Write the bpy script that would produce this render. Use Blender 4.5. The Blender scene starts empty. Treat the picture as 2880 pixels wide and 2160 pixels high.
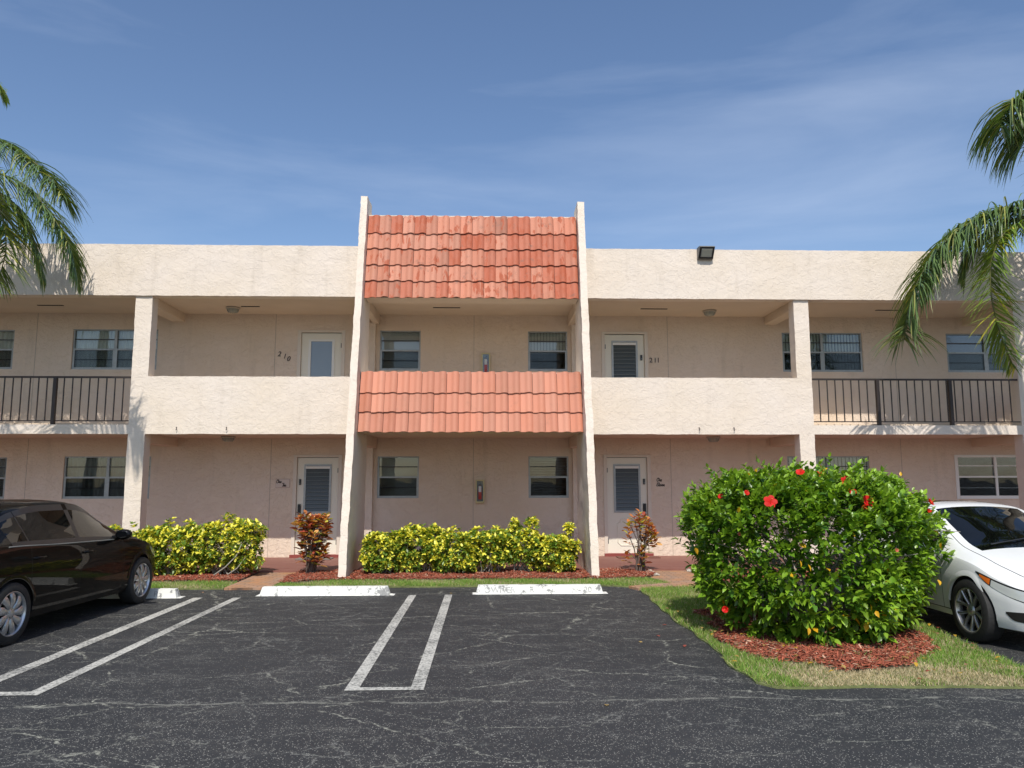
import bpy, bmesh, math, random
import numpy as np
from mathutils import Vector, Matrix, noise as mnoise
R = math.radians
random.seed(7); RNG = np.random.default_rng(7)
scene = bpy.context.scene
COL = scene.collection

# ---------------------------------------------------------------- camera
yaw, pit, rol = -0.0321, 0.1237, -0.0012
fw = Vector((math.sin(-yaw)*math.cos(pit), math.cos(yaw)*math.cos(pit), math.sin(pit)))
rt = Vector((math.cos(yaw), math.sin(yaw), 0)); rt = (rt - fw*rt.dot(fw)).normalized()
up = rt.cross(fw)
r2 = rt*math.cos(rol)+up*math.sin(rol); u2 = -rt*math.sin(rol)+up*math.cos(rol)
cam_data = bpy.data.cameras.new('camera'); cam = bpy.data.objects.new('camera', cam_data); COL.objects.link(cam)
M = Matrix(((r2.x, u2.x, -fw.x, .30), (r2.y, u2.y, -fw.y, -15.0), (r2.z, u2.z, -fw.z, 1.69), (0, 0, 0, 1)))
cam.matrix_world = M
cam_data.sensor_width = 36; cam_data.lens = 2163/2880*36
cam_data.clip_end = 3000; cam_data.clip_start = .05
scene.camera = cam

# ---------------------------------------------------------------- sky + sun
SUN_DIR = Vector((-.05, -1, 1.24)).normalized()
world = bpy.data.worlds.new('World'); scene.world = world; world.use_nodes = True
wn = world.node_tree.nodes; wl = world.node_tree.links
for n in list(wn): wn.remove(n)
wo = wn.new('ShaderNodeOutputWorld'); bg = wn.new('ShaderNodeBackground'); bg.inputs[1].default_value = .145
sky = wn.new('ShaderNodeTexSky'); sky.sky_type = 'NISHITA'; sky.sun_disc = False
sky.sun_elevation = math.asin(SUN_DIR.z); sky.sun_rotation = R(180+2.9)
sky.altitude = 0; sky.air_density = 1.0; sky.dust_density = .8; sky.ozone_density = 2.0
tc = wn.new('ShaderNodeTexCoord'); mp = wn.new('ShaderNodeMapping')
mp.inputs['Scale'].default_value = (1.0, 1.0, 5.5); mp.inputs['Rotation'].default_value = (R(4), R(-13), R(14))
cn = wn.new('ShaderNodeTexNoise'); cn.inputs['Scale'].default_value = 1.7; cn.inputs['Detail'].default_value = 7
cn.inputs['Roughness'].default_value = .55; cn.inputs['Distortion'].default_value = .35
cr = wn.new('ShaderNodeMapRange'); cr.inputs[1].default_value = .44; cr.inputs[2].default_value = .78
cr.inputs[3].default_value = 0.0; cr.inputs[4].default_value = .25
hs = wn.new('ShaderNodeHueSaturation'); hs.inputs['Hue'].default_value = .503; hs.inputs['Saturation'].default_value = 1.06; hs.inputs['Value'].default_value = .96
mx = wn.new('ShaderNodeMixRGB'); mx.inputs[2].default_value = (5.2, 5.9, 7.2, 1)
wl.new(tc.outputs['Generated'], mp.inputs[0]); wl.new(mp.outputs[0], cn.inputs['Vector']); wl.new(cn.outputs[0], cr.inputs[0])
wl.new(sky.outputs[0], hs.inputs['Color']); wl.new(hs.outputs[0], mx.inputs[1]); wl.new(cr.outputs[0], mx.inputs[0])
wl.new(mx.outputs[0], bg.inputs[0]); wl.new(bg.outputs[0], wo.inputs[0])
sd = bpy.data.lights.new('sun', 'SUN'); sd.energy = 4.2; sd.angle = R(.53); sd.color = (1, .95, .87)
sun = bpy.data.objects.new('sun', sd); COL.objects.link(sun)
sun.rotation_euler = (-SUN_DIR).to_track_quat('-Z', 'Y').to_euler(); sun.location = (-2, -30, 40)
vs = scene.view_settings; vs.view_transform = 'Standard'; vs.look = 'None'; vs.gamma = 1; vs.exposure = 0.06
scene.render.engine = 'CYCLES'

# ---------------------------------------------------------------- materials
def newmat(name):
    m = bpy.data.materials.new(name); m.use_nodes = True
    nt = m.node_tree; b = nt.nodes['Principled BSDF']
    return m, nt, b
def simple(name, col, rough=.6, metal=0, spec=.5, coat=0, var=0, vscale=8, bump=0, bscale=40):
    m, nt, b = newmat(name)
    b.inputs['Base Color'].default_value = (*col, 1); b.inputs['Roughness'].default_value = rough
    b.inputs['Metallic'].default_value = metal; b.inputs['Specular IOR Level'].default_value = spec
    if coat: b.inputs['Coat Weight'].default_value = coat; b.inputs['Coat Roughness'].default_value = .03
    g = nt.nodes.new('ShaderNodeNewGeometry')
    if var:
        n = nt.nodes.new('ShaderNodeTexNoise'); n.inputs['Scale'].default_value = vscale; n.inputs['Detail'].default_value = 5
        nt.links.new(g.outputs['Position'], n.inputs['Vector'])
        r = nt.nodes.new('ShaderNodeMapRange'); r.inputs[1].default_value = .3; r.inputs[2].default_value = .7
        r.inputs[3].default_value = 1-var; r.inputs[4].default_value = 1+var
        nt.links.new(n.outputs[0], r.inputs[0])
        v = nt.nodes.new('ShaderNodeVectorMath'); v.operation = 'SCALE'; v.inputs[0].default_value = col
        nt.links.new(r.outputs[0], v.inputs['Scale']); nt.links.new(v.outputs[0], b.inputs['Base Color'])
    if bump:
        n2 = nt.nodes.new('ShaderNodeTexNoise'); n2.inputs['Scale'].default_value = bscale; n2.inputs['Detail'].default_value = 4
        nt.links.new(g.outputs['Position'], n2.inputs['Vector'])
        bp = nt.nodes.new('ShaderNodeBump'); bp.inputs['Strength'].default_value = bump; bp.inputs['Distance'].default_value = .01
        nt.links.new(n2.outputs[0], bp.inputs['Height']); nt.links.new(bp.outputs[0], b.inputs['Normal'])
    return m
def N(nt, t, **kw):
    n = nt.nodes.new(t)
    for k, v in kw.items():
        if k in n.inputs: n.inputs[k].default_value = v
        else: setattr(n, k, v)
    return n
def ramp(nt, src, a, b, lo=0, hi=1):
    r = nt.nodes.new('ShaderNodeMapRange'); r.inputs[1].default_value = a; r.inputs[2].default_value = b
    r.inputs[3].default_value = lo; r.inputs[4].default_value = hi; nt.links.new(src, r.inputs[0]); return r.outputs[0]
def mixc(nt, fac, c1, c2):
    m = nt.nodes.new('ShaderNodeMixRGB')
    for i, c in ((0, fac), (1, c1), (2, c2)):
        if isinstance(c, (tuple, list)): m.inputs[i].default_value = (*c[:3], 1)
        elif isinstance(c, (int, float)): m.inputs[i].default_value = c
        else: nt.links.new(c, m.inputs[i])
    return m.outputs[0]
def mathn(nt, op, a, b=None, c=None):
    m = nt.nodes.new('ShaderNodeMath'); m.operation = op
    for i, v in enumerate((a, b, c)):
        if v is None: continue
        if isinstance(v, (int, float)): m.inputs[i].default_value = v
        else: nt.links.new(v, m.inputs[i])
    return m.outputs[0]

def stucco(name, col, strength=.8):
    m, nt, b = newmat(name); g = nt.nodes.new('ShaderNodeNewGeometry'); P = g.outputs['Position']
    b.inputs['Roughness'].default_value = .9; b.inputs['Specular IOR Level'].default_value = .2
    mpn = N(nt, 'ShaderNodeMapping'); mpn.inputs['Scale'].default_value = (1, 1, 1.2); nt.links.new(P, mpn.inputs[0])
    n1 = N(nt, 'ShaderNodeTexNoise', Scale=6.5, Detail=7.0, Roughness=.62, Distortion=.9); nt.links.new(mpn.outputs[0], n1.inputs['Vector'])
    n2 = N(nt, 'ShaderNodeTexNoise', Scale=11.0, Detail=6.0, Roughness=.62, Distortion=.8); nt.links.new(mpn.outputs[0], n2.inputs['Vector'])
    n3 = N(nt, 'ShaderNodeTexNoise', Scale=45.0, Detail=3.0); nt.links.new(P, n3.inputs['Vector'])
    p1 = ramp(nt, n1.outputs[0], .50, .525); p2 = ramp(nt, n2.outputs[0], .47, .495)
    # trowelled plateaus with sharp edges over a soft swell
    h = mathn(nt, 'ADD', mathn(nt, 'MULTIPLY', p1, .55), mathn(nt, 'MULTIPLY', p2, .45))
    h = mathn(nt, 'ADD', h, mathn(nt, 'MULTIPLY', n1.outputs[0], 1.0)); h = mathn(nt, 'ADD', h, mathn(nt, 'MULTIPLY', n3.outputs[0], .25))
    bp = N(nt, 'ShaderNodeBump', Strength=strength, Distance=.0055); nt.links.new(h, bp.inputs['Height']); nt.links.new(bp.outputs[0], b.inputs['Normal'])
    big = N(nt, 'ShaderNodeTexNoise', Scale=.9, Detail=4.0); nt.links.new(P, big.inputs['Vector'])
    f = ramp(nt, big.outputs[0], .35, .7)
    c = mixc(nt, f, col, tuple(x*y for x, y in zip(col, (.97, .95, .90))))
    # grime where a patch of stain has settled
    st = N(nt, 'ShaderNodeTexNoise', Scale=2.2, Detail=8.0, Roughness=.7); nt.links.new(P, st.inputs['Vector'])
    c = mixc(nt, ramp(nt, st.outputs[0], .58, .72, 0, .16), c, (.33, .27, .2))
    ms = N(nt, 'ShaderNodeMapping'); ms.inputs['Scale'].default_value = (5, 5, .55); nt.links.new(P, ms.inputs[0])
    sk = N(nt, 'ShaderNodeTexNoise', Scale=1.0, Detail=6.0, Roughness=.6); nt.links.new(ms.outputs[0], sk.inputs['Vector'])
    c = mixc(nt, ramp(nt, sk.outputs[0], .56, .74, 0, .22), c, (.40, .33, .25))
    nt.links.new(c, b.inputs['Base Color'])
    return m
M_STUC = stucco('stucco_cream', (.75, .66, .57), .6)
M_WALL = stucco('stucco_pink_beige', (.74, .615, .50), .95)
M_SOFF = simple('soffit_paint', (.64, .52, .40), .85, var=.04, vscale=2, bump=.3, bscale=60)
M_TRIM = simple('door_trim_paint', (.68, .60, .50), .5)
M_DOOR = simple('door_cream_paint', (.78, .74, .62), .45, bump=.05)
M_ALU = simple('aluminium', (.36, .375, .37), .5, .6, var=.1, vscale=12)
M_ALUD = simple('aluminium_dull', (.30, .32, .31), .5, .6, var=.1)
M_VINYL = simple('white_vinyl', (.78, .77, .72), .4)
M_BLK = simple('black_plastic', (.015, .015, .016), .4)
M_VENT = simple('vent_void', (.012, .008, .008), .9)
M_RAIL = simple('bronze_rail_paint', (.035, .025, .022), .45, .3)
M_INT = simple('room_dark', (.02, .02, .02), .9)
M_BLIND = simple('blind_slat', (.62, .62, .58), .6)
M_BLINDD = simple('blind_slat_blue', (.20, .20, .27), .6)
M_CURT = simple('curtain_cloth', (.72, .73, .66), .8)
M_CURTD = simple('curtain_dark', (.26, .27, .25), .8)
def glassmat(name, tint, refl=.12, fac=.75):
    m, nt, b = newmat(name); nt.nodes.remove(b); out = nt.nodes['Material Output']
    tr = N(nt, 'ShaderNodeBsdfTransparent'); tr.inputs[0].default_value = (*tint, 1)
    gl = N(nt, 'ShaderNodeBsdfGlossy'); gl.inputs['Roughness'].default_value = .015; gl.inputs[0].default_value = (.95, .97, 1, 1)
    fr = N(nt, 'ShaderNodeFresnel', IOR=1.5)
    f = mathn(nt, 'ADD', mathn(nt, 'MULTIPLY', fr.outputs[0], 1.0), refl)
    g = nt.nodes.new('ShaderNodeNewGeometry'); n = N(nt, 'ShaderNodeTexNoise', Scale=2.5, Detail=1.0); nt.links.new(g.outputs['Position'], n.inputs['Vector'])
    bp = N(nt, 'ShaderNodeBump', Strength=.08, Distance=.02); nt.links.new(n.outputs[0], bp.inputs['Height']); nt.links.new(bp.outputs[0], gl.inputs['Normal'])
    ms = N(nt, 'ShaderNodeMixShader'); nt.links.new(f, ms.inputs[0]); nt.links.new(tr.outputs[0], ms.inputs[1]); nt.links.new(gl.outputs[0], ms.inputs[2])
    nt.links.new(ms.outputs[0], out.inputs[0]); return m
M_GLASS = glassmat('window_glass', (.91, .93, .92), .01)
M_GLASSB = glassmat('door_glass_blue', (.42, .50, .58), .10)
M_SCREEN = glassmat('insect_screen', (.70, .71, .71), -.03)
M_BARS = simple('dark_glazing_bar', (.05, .05, .05), .5)
M_SLG = simple('blind_green_grey', (.36, .37, .31), .6); M_SLD = simple('blind_dark', (.10, .105, .10), .6)
def tiles(name, patchy):
    m, nt, b = newmat(name); g = nt.nodes.new('ShaderNodeNewGeometry'); P = g.outputs['Position']
    b.inputs['Roughness'].default_value = .75; b.inputs['Specular IOR Level'].default_value = .3
    at = N(nt, 'ShaderNodeAttribute', attribute_name='Col')
    n1 = N(nt, 'ShaderNodeTexNoise', Scale=9.0, Detail=6.0, Roughness=.65); mpn = N(nt, 'ShaderNodeMapping'); mpn.inputs['Scale'].default_value = (1, 1, .35)
    nt.links.new(P, mpn.inputs[0]); nt.links.new(mpn.outputs[0], n1.inputs['Vector'])
    c = mixc(nt, ramp(nt, n1.outputs[0], .35, .7, 0, .35), at.outputs[0], (.58, .25, .18))
    lg = N(nt, 'ShaderNodeTexNoise', Scale=4.0, Detail=8.0, Roughness=.75); nt.links.new(P, lg.inputs['Vector'])
    c = mixc(nt, ramp(nt, lg.outputs[0], .56, .70, 0, .28), c, (.27, .15, .11))
    if patchy:
        # worn coating: darker brick colour shows in long drips, more to the right half
        n2 = N(nt, 'ShaderNodeTexNoise', Scale=7.0, Detail=5.0, Roughness=.6, Distortion=.4)
        mp2 = N(nt, 'ShaderNodeMapping'); mp2.inputs['Scale'].default_value = (1.3, 1, .45); nt.links.new(P, mp2.inputs[0]); nt.links.new(mp2.outputs[0], n2.inputs['Vector'])
        c = mixc(nt, ramp(nt, n2.outputs[0], .57, .59, 0, .85), c, (.42, .11, .055))
        n4 = N(nt, 'ShaderNodeTexNoise', Scale=5.5, Detail=9.0, Roughness=.75); nt.links.new(P, n4.inputs['Vector'])
        c = mixc(nt, ramp(nt, n4.outputs[0], .57, .68, 0, .7), c, (.22, .13, .10))
    nt.links.new(c, b.inputs['Base Color'])
    n3 = N(nt, 'ShaderNodeTexNoise', Scale=60.0, Detail=3.0); nt.links.new(P, n3.inputs['Vector'])
    bp = N(nt, 'ShaderNodeBump', Strength=.3, Distance=.004); nt.links.new(n3.outputs[0], bp.inputs['Height']); nt.links.new(bp.outputs[0], b.inputs['Normal'])
    return m
M_TILE_U = tiles('clay_tile_worn', True); M_TILE_L = tiles('clay_tile', False)
M_UNDER = simple('tile_underlay', (.05, .02, .018), .9)

def asphalt():
    m, nt, b = newmat('asphalt_sealcoat'); g = nt.nodes.new('ShaderNodeNewGeometry'); P = g.outputs['Position']
    b.inputs['Specular IOR Level'].default_value = .35
    big = N(nt, 'ShaderNodeTexNoise', Scale=.45, Detail=5.0, Roughness=.6); nt.links.new(P, big.inputs['Vector'])
    med = N(nt, 'ShaderNodeTexNoise', Scale=5.0, Detail=8.0, Roughness=.75); nt.links.new(P, med.inputs['Vector'])
    fine = N(nt, 'ShaderNodeTexNoise', Scale=170.0, Detail=2.0, Roughness=.6); nt.links.new(P, fine.inputs['Vector'])
    c = mixc(nt, ramp(nt, big.outputs[0], .3, .7), (.021, .0225, .0245), (.031, .032, .034))
    c = mixc(nt, ramp(nt, med.outputs[0], .45, .75, 0, .5), c, (.050, .049, .048))
    c = mixc(nt, ramp(nt, fine.outputs[0], .5, .75, 0, .35), c, (.11, .105, .10))
    # pale aggregate showing through: specks, thicker in worn zones and toward the drive
    vo = N(nt, 'ShaderNodeTexVoronoi', Scale=105.0); nt.links.new(P, vo.inputs['Vector'])
    sep = N(nt, 'ShaderNodeSeparateXYZ'); nt.links.new(P, sep.inputs[0])
    drive = ramp(nt, sep.outputs[1], -7.2, -9.6, 0, 1)
    wz = N(nt, 'ShaderNodeTexNoise', Scale=1.6, Detail=5.0, Roughness=.7); mpw = N(nt, 'ShaderNodeMapping'); mpw.inputs['Scale'].default_value = (.55, 1.6, 1)
    nt.links.new(P, mpw.inputs[0]); nt.links.new(mpw.outputs[0], wz.inputs['Vector'])
    worn = ramp(nt, wz.outputs[0], .42, .66)
    thr = mathn(nt, 'ADD', mathn(nt, 'MULTIPLY', worn, .17), mathn(nt, 'ADD', mathn(nt, 'MULTIPLY', drive, .10), .02))
    rnd = N(nt, 'ShaderNodeSeparateColor'); nt.links.new(vo.outputs['Color'], rnd.inputs[0])
    keep = mathn(nt, 'LESS_THAN', rnd.outputs[0], mathn(nt, 'MULTIPLY', thr, 2.2))
    spot = mathn(nt, 'MULTIPLY', mathn(nt, 'LESS_THAN', vo.outputs['Distance'], mathn(nt, 'MULTIPLY', rnd.outputs[1], .5)), keep)
    c = mixc(nt, mathn(nt, 'MULTIPLY', spot, .85), c, (.36, .35, .31))
    # crack network with sandy fill
    def cracks(scale, width, mscale, lo, seed, col, c, st=.8):
        mpn = N(nt, 'ShaderNodeMapping'); mpn.inputs['Location'].default_value = (seed, seed*1.7, 0); mpn.inputs['Scale'].default_value = (.7, 1.15, 1)
        nt.links.new(P, mpn.inputs[0])
        d = N(nt, 'ShaderNodeTexNoise', Scale=4.5, Detail=7.0, Roughness=.7); nt.links.new(mpn.outputs[0], d.inputs['Vector'])
        va = N(nt, 'ShaderNodeVectorMath', operation='SUBTRACT'); nt.links.new(d.outputs['Color'], va.inputs[0]); va.inputs[1].default_value = (.5, .5, .5)
        vb = N(nt, 'ShaderNodeVectorMath', operation='SCALE'); nt.links.new(va.outputs[0], vb.inputs[0]); vb.inputs['Scale'].default_value = .22
        vc = N(nt, 'ShaderNodeVectorMath', operation='ADD'); nt.links.new(mpn.outputs[0], vc.inputs[0]); nt.links.new(vb.outputs[0], vc.inputs[1])
        v = N(nt, 'ShaderNodeTexVoronoi', feature='DISTANCE_TO_EDGE', Scale=scale); nt.links.new(vc.outputs[0], v.inputs['Vector'])
        mk = N(nt, 'ShaderNodeTexNoise', Scale=mscale, Detail=6.0, Roughness=.75); nt.links.new(mpn.outputs[0], mk.inputs['Vector'])
        br_ = N(nt, 'ShaderNodeTexNoise', Scale=30.0, Detail=3.0); nt.links.new(P, br_.inputs['Vector'])
        f = mathn(nt, 'MULTIPLY', ramp(nt, v.outputs[0], width*scale, width*scale*.4), ramp(nt, mk.outputs[0], lo, lo+.1, 0, st))
        f = mathn(nt, 'MULTIPLY', f, ramp(nt, br_.outputs[0], .38, .55))
        return mixc(nt, f, c, col)
    c = mixc(nt, ramp(nt, worn, .55, 1.0, 0, .22), c, (.13, .125, .11))
    c = cracks(1.5, .007, 1.1, .46, 41.0, (.25, .25, .22), c, .6)
    c = cracks(.95, .008, 1.6, .46, 3.1, (.30, .30, .25), c, .8)
    c = cracks(3.4, .005, 1.3, .47, 9.7, (.22, .22, .20), c, .7)
    c = cracks(.42, .010, 1.9, .45, 21.3, (.34, .34, .28), c, .85)
    sm_ = N(nt, 'ShaderNodeTexNoise', Scale=1.1, Detail=6.0, Roughness=.6); nt.links.new(P, sm_.inputs['Vector'])
    dy = mathn(nt, 'ABSOLUTE', mathn(nt, 'SUBTRACT', mathn(nt, 'ADD', sep.outputs[1], 8.82), mathn(nt, 'MULTIPLY', mathn(nt, 'SUBTRACT', sm_.outputs[0], .5), .5)))
    c = mixc(nt, mathn(nt, 'MULTIPLY', mathn(nt, 'MULTIPLY', ramp(nt, dy, .030, .006), ramp(nt, med.outputs[0], .42, .55)), .6), c, (.27, .27, .23))
    nt.links.new(c, b.inputs['Base Color'])
    nt.links.new(ramp(nt, med.outputs[0], .3, .7, .62, .85), b.inputs['Roughness'])
    bp = N(nt, 'ShaderNodeBump', Strength=.55, Distance=.004); nt.links.new(fine.outputs[0], bp.inputs['Height']); nt.links.new(bp.outputs[0], b.inputs['Normal'])
    return m
M_ASPH = asphalt()
def linepaint():
    m, nt, b = newmat('worn_line_paint'); g = nt.nodes.new('ShaderNodeNewGeometry'); P = g.outputs['Position']
    n = N(nt, 'ShaderNodeTexNoise', Scale=34.0, Detail=6.0, Roughness=.75); nt.links.new(P, n.inputs['Vector'])
    n2 = N(nt, 'ShaderNodeTexNoise', Scale=2.0, Detail=3.0); nt.links.new(P, n2.inputs['Vector'])
    s = mathn(nt, 'ADD', n.outputs[0], mathn(nt, 'MULTIPLY', mathn(nt, 'SUBTRACT', n2.outputs[0], .5), .35))
    c = mixc(nt, ramp(nt, s, .44, .60), (.50, .49, .44), (.14, .14, .13))
    nt.links.new(c, b.inputs['Base Color']); b.inputs['Roughness'].default_value = .8
    return m
M_LINE = linepaint()
def chipped(name, col, under, lo=.60, scale=6):
    m, nt, b = newmat(name); g = nt.nodes.new('ShaderNodeNewGeometry'); P = g.outputs['Position']
    n = N(nt, 'ShaderNodeTexNoise', Scale=float(scale), Detail=9.0, Roughness=.72); nt.links.new(P, n.inputs['Vector'])
    c = mixc(nt, ramp(nt, n.outputs[0], lo, lo+.03, 0, .85), col, under)
    n2 = N(nt, 'ShaderNodeTexNoise', Scale=30.0, Detail=4.0); nt.links.new(P, n2.inputs['Vector'])
    c = mixc(nt, ramp(nt, n2.outputs[0], .4, .8, 0, .3), c, tuple(x*.8 for x in col))
    nt.links.new(c, b.inputs['Base Color']); b.inputs['Roughness'].default_value = .75
    bp = N(nt, 'ShaderNodeBump', Strength=.4, Distance=.01); nt.links.new(n.outputs[0], bp.inputs['Height']); nt.links.new(bp.outputs[0], b.inputs['Normal'])
    return m
M_STOP = chipped('chipped_white_paint', (.74, .74, .69), (.16, .16, .16), .56, 7)
M_LETTER = simple('faded_stencil', (.46, .46, .45), .8, var=.5, vscale=25)
def redwalk():
    m, nt, b = newmat('red_painted_concrete'); g = nt.nodes.new('ShaderNodeNewGeometry'); P = g.outputs['Position']
    mpn = N(nt, 'ShaderNodeMapping'); mpn.inputs['Scale'].default_value = (.6, 4, 1); nt.links.new(P, mpn.inputs[0])
    n = N(nt, 'ShaderNodeTexNoise', Scale=3.0, Detail=6.0, Roughness=.65); nt.links.new(mpn.outputs[0], n.inputs['Vector'])
    nt.links.new(mixc(nt, ramp(nt, n.outputs[0], .35, .7), (.20, .075, .058), (.27, .13, .10)), b.inputs['Base Color'])
    b.inputs['Roughness'].default_value = .6; return m
M_RED = redwalk()
def paver():
    m, nt, b = newmat('brick_pavers'); g = nt.nodes.new('ShaderNodeNewGeometry'); P = g.outputs['Position']
    mpn = N(nt, 'ShaderNodeMapping'); mpn.inputs['Rotation'].default_value = (0, 0, R(2)); nt.links.new(P, mpn.inputs[0])
    br = N(nt, 'ShaderNodeTexBrick', Scale=1.0); br.inputs['Brick Width'].default_value = .2; br.inputs['Row Height'].default_value = .1; br.inputs['Mortar Size'].default_value = .006
    br.inputs['Color1'].default_value = (.34, .20, .12, 1); br.inputs['Color2'].default_value = (.40, .25, .17, 1); br.inputs['Mortar'].default_value = (.09, .06, .045, 1)
    nt.links.new(mpn.outputs[0], br.inputs['Vector'])
    n = N(nt, 'ShaderNodeTexNoise', Scale=3.0, Detail=6.0); nt.links.new(P, n.inputs['Vector'])
    c = mixc(nt, ramp(nt, n.outputs[0], .4, .65, 0, .75), br.outputs[0], (.45, .21, .085))
    n2 = N(nt, 'ShaderNodeTexNoise', Scale=7.0, Detail=6.0); nt.links.new(P, n2.inputs['Vector'])
    c = mixc(nt, ramp(nt, n2.outputs[0], .5, .7, 0, .5), c, (.19, .155, .11))
    nt.links.new(c, b.inputs['Base Color']); b.inputs['Roughness'].default_value = .85
    bp = N(nt, 'ShaderNodeBump', Strength=.5, Distance=.006); nt.links.new(mathn(nt, 'SUBTRACT', 1.0, br.outputs['Fac']), bp.inputs['Height']); nt.links.new(bp.outputs[0], b.inputs['Normal'])
    return m
M_PAVER = paver()
M_SOIL = simple('soil', (.10, .075, .045), .95, var=.3, vscale=6, bump=.5)
M_TURF = simple('turf_base', (.15, .17, .06), .95, var=.35, vscale=9, bump=.5)
def colmat(name, rough=.5, trans=0, spec=.4, bump=0):
    m, nt, b = newmat(name); at = N(nt, 'ShaderNodeAttribute', attribute_name='Col')
    nt.links.new(at.outputs[0], b.inputs['Base Color']); b.inputs['Roughness'].default_value = rough; b.inputs['Specular IOR Level'].default_value = spec
    if trans:
        out = nt.nodes['Material Output']; tl = N(nt, 'ShaderNodeBsdfTranslucent')
        v = N(nt, 'ShaderNodeVectorMath', operation='MULTIPLY'); v.inputs[1].default_value = (1.35, 1.35, .55); nt.links.new(at.outputs[0], v.inputs[0]); nt.links.new(v.outputs[0], tl.inputs[0])
        ms = N(nt, 'ShaderNodeMixShader'); ms.inputs[0].default_value = trans
        nt.links.new(b.outputs[0], ms.inputs[1]); nt.links.new(tl.outputs[0], ms.inputs[2]); nt.links.new(ms.outputs[0], out.inputs[0])
    return m
M_LEAF = colmat('leaf', .36, .26, .5); M_GRASS = colmat('grass_blade', .6, .25, .3); M_CHIP = colmat('mulch_chip', .85, 0, .2)
M_PETAL = colmat('petal', .6, .3, .3); M_PALM = colmat('palm_leaflet', .38, .22, .5)
M_TWIG = simple('twig_bark', (.34, .31, .26), .85, var=.3, vscale=20)
M_TRUNK = simple('palm_trunk', (.22, .19, .15), .9, var=.3, vscale=10, bump=.6, bscale=15)

# ---------------------------------------------------------------- mesh helpers
def tag(o, label=None, cat=None, group=None, kind=None):
    if label: o['label'] = label
    if cat: o['category'] = cat
    if group: o['group'] = group
    if kind: o['kind'] = kind
    return o
def link(o, parent=None):
    COL.objects.link(o)
    if parent is not None: o.parent = parent
    return o
def empty(name, loc=(0, 0, 0), rz=0):
    o = bpy.data.objects.new(name, None); o.empty_display_size = .2; COL.objects.link(o)
    o.location = loc; o.rotation_euler = (0, 0, rz); return o
class MB:
    def __init__(s): s.v = []; s.f = []; s.m = []; s.c = None
    def add(s, vs, fs, mi=0):
        o = len(s.v); s.v += [tuple(p) for p in vs]; s.f += [tuple(i+o for i in f) for f in fs]; s.m += [mi]*len(fs); return s
    def box(s, x0, x1, y0, y1, z0, z1, mi=0):
        return s.add([(x0,y0,z0),(x1,y0,z0),(x1,y1,z0),(x0,y1,z0),(x0,y0,z1),(x1,y0,z1),(x1,y1,z1),(x0,y1,z1)],
                     [(0,3,2,1),(4,5,6,7),(0,1,5,4),(1,2,6,5),(2,3,7,6),(3,0,4,7)], mi)
    def prism(s, poly, axis, a, b, mi=0):
        n = len(poly)
        def P(p, t): return {'x': (t, p[0], p[1]), 'y': (p[0], t, p[1]), 'z': (p[0], p[1], t)}[axis]
        vs = [P(p, a) for p in poly]+[P(p, b) for p in poly]
        fs = [tuple(range(n))[::-1], tuple(range(n, 2*n))]+[(i, (i+1) % n, n+(i+1) % n, n+i) for i in range(n)]
        return s.add(vs, fs, mi)
    def tube(s, pts, rad, n=8, mi=0, cap=True):
        pts = [Vector(p) for p in pts]; rs = rad if isinstance(rad, (list, tuple)) else [rad]*len(pts)
        vs = []; prev = None
        for i, p in enumerate(pts):
            t = (pts[min(i+1, len(pts)-1)]-pts[max(i-1, 0)]).normalized()
            a = prev if prev is not None else (Vector((0, 0, 1)) if abs(t.z) < .9 else Vector((1, 0, 0)))
            x = (a-t*a.dot(t)).normalized(); y = t.cross(x); prev = x
            for k in range(n):
                an = 2*math.pi*k/n; vs.append(p+(x*math.cos(an)+y*math.sin(an))*rs[i])
        fs = [(i*n+k, i*n+(k+1) % n, (i+1)*n+(k+1) % n, (i+1)*n+k) for i in range(len(pts)-1) for k in range(n)]
        if cap: fs += [tuple(range(n))[::-1], tuple(range((len(pts)-1)*n, len(pts)*n))]
        return s.add(vs, fs, mi)
    def lathe(s, prof, axis='y', c=(0, 0, 0), n=48, mi=0, closed=False):
        vs = []; m = len(prof)
        for k in range(n):
            an = 2*math.pi*k/n; ca, sa = math.cos(an), math.sin(an)
            for r, h in prof:
                if axis == 'y': vs.append((c[0]+r*ca, c[1]+h, c[2]+r*sa))
                else: vs.append((c[0]+r*ca, c[1]+r*sa, c[2]+h))
        fs = []
        for k in range(n):
            for i in range(m if closed else m-1):
                j = (i+1) % m; fs.append((k*m+i, k*m+j, ((k+1) % n)*m+j, ((k+1) % n)*m+i))
        return s.add(vs, fs, mi)
    def build(s, name, mats, parent=None, smooth=None, bevel=0, seg=2, recalc=True):
        me = bpy.data.meshes.new(name); me.from_pydata(s.v, [], s.f); 
        if not isinstance(mats, (list, tuple)): mats = [mats]
        for m in mats: me.materials.append(m)
        me.polygons.foreach_set('material_index', s.m)
        if recalc:
            bm = bmesh.new(); bm.from_mesh(me); bmesh.ops.recalc_face_normals(bm, faces=bm.faces); bm.to_mesh(me); bm.free()
        if smooth is not None:
            me.polygons.foreach_set('use_smooth', [True]*len(me.polygons)); me.set_sharp_from_angle(angle=R(smooth))
        if s.c is not None:
            a = me.color_attributes.new('Col', 'FLOAT_COLOR', 'POINT'); a.data.foreach_set('color', np.array([(*c, 1) for c in s.c], 'f').ravel())
        me.update(); o = bpy.data.objects.new(name, me); link(o, parent)
        if bevel:
            b = o.modifiers.new('bevel', 'BEVEL'); b.width = bevel; b.segments = seg; b.limit_method = 'ANGLE'
        return o
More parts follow.
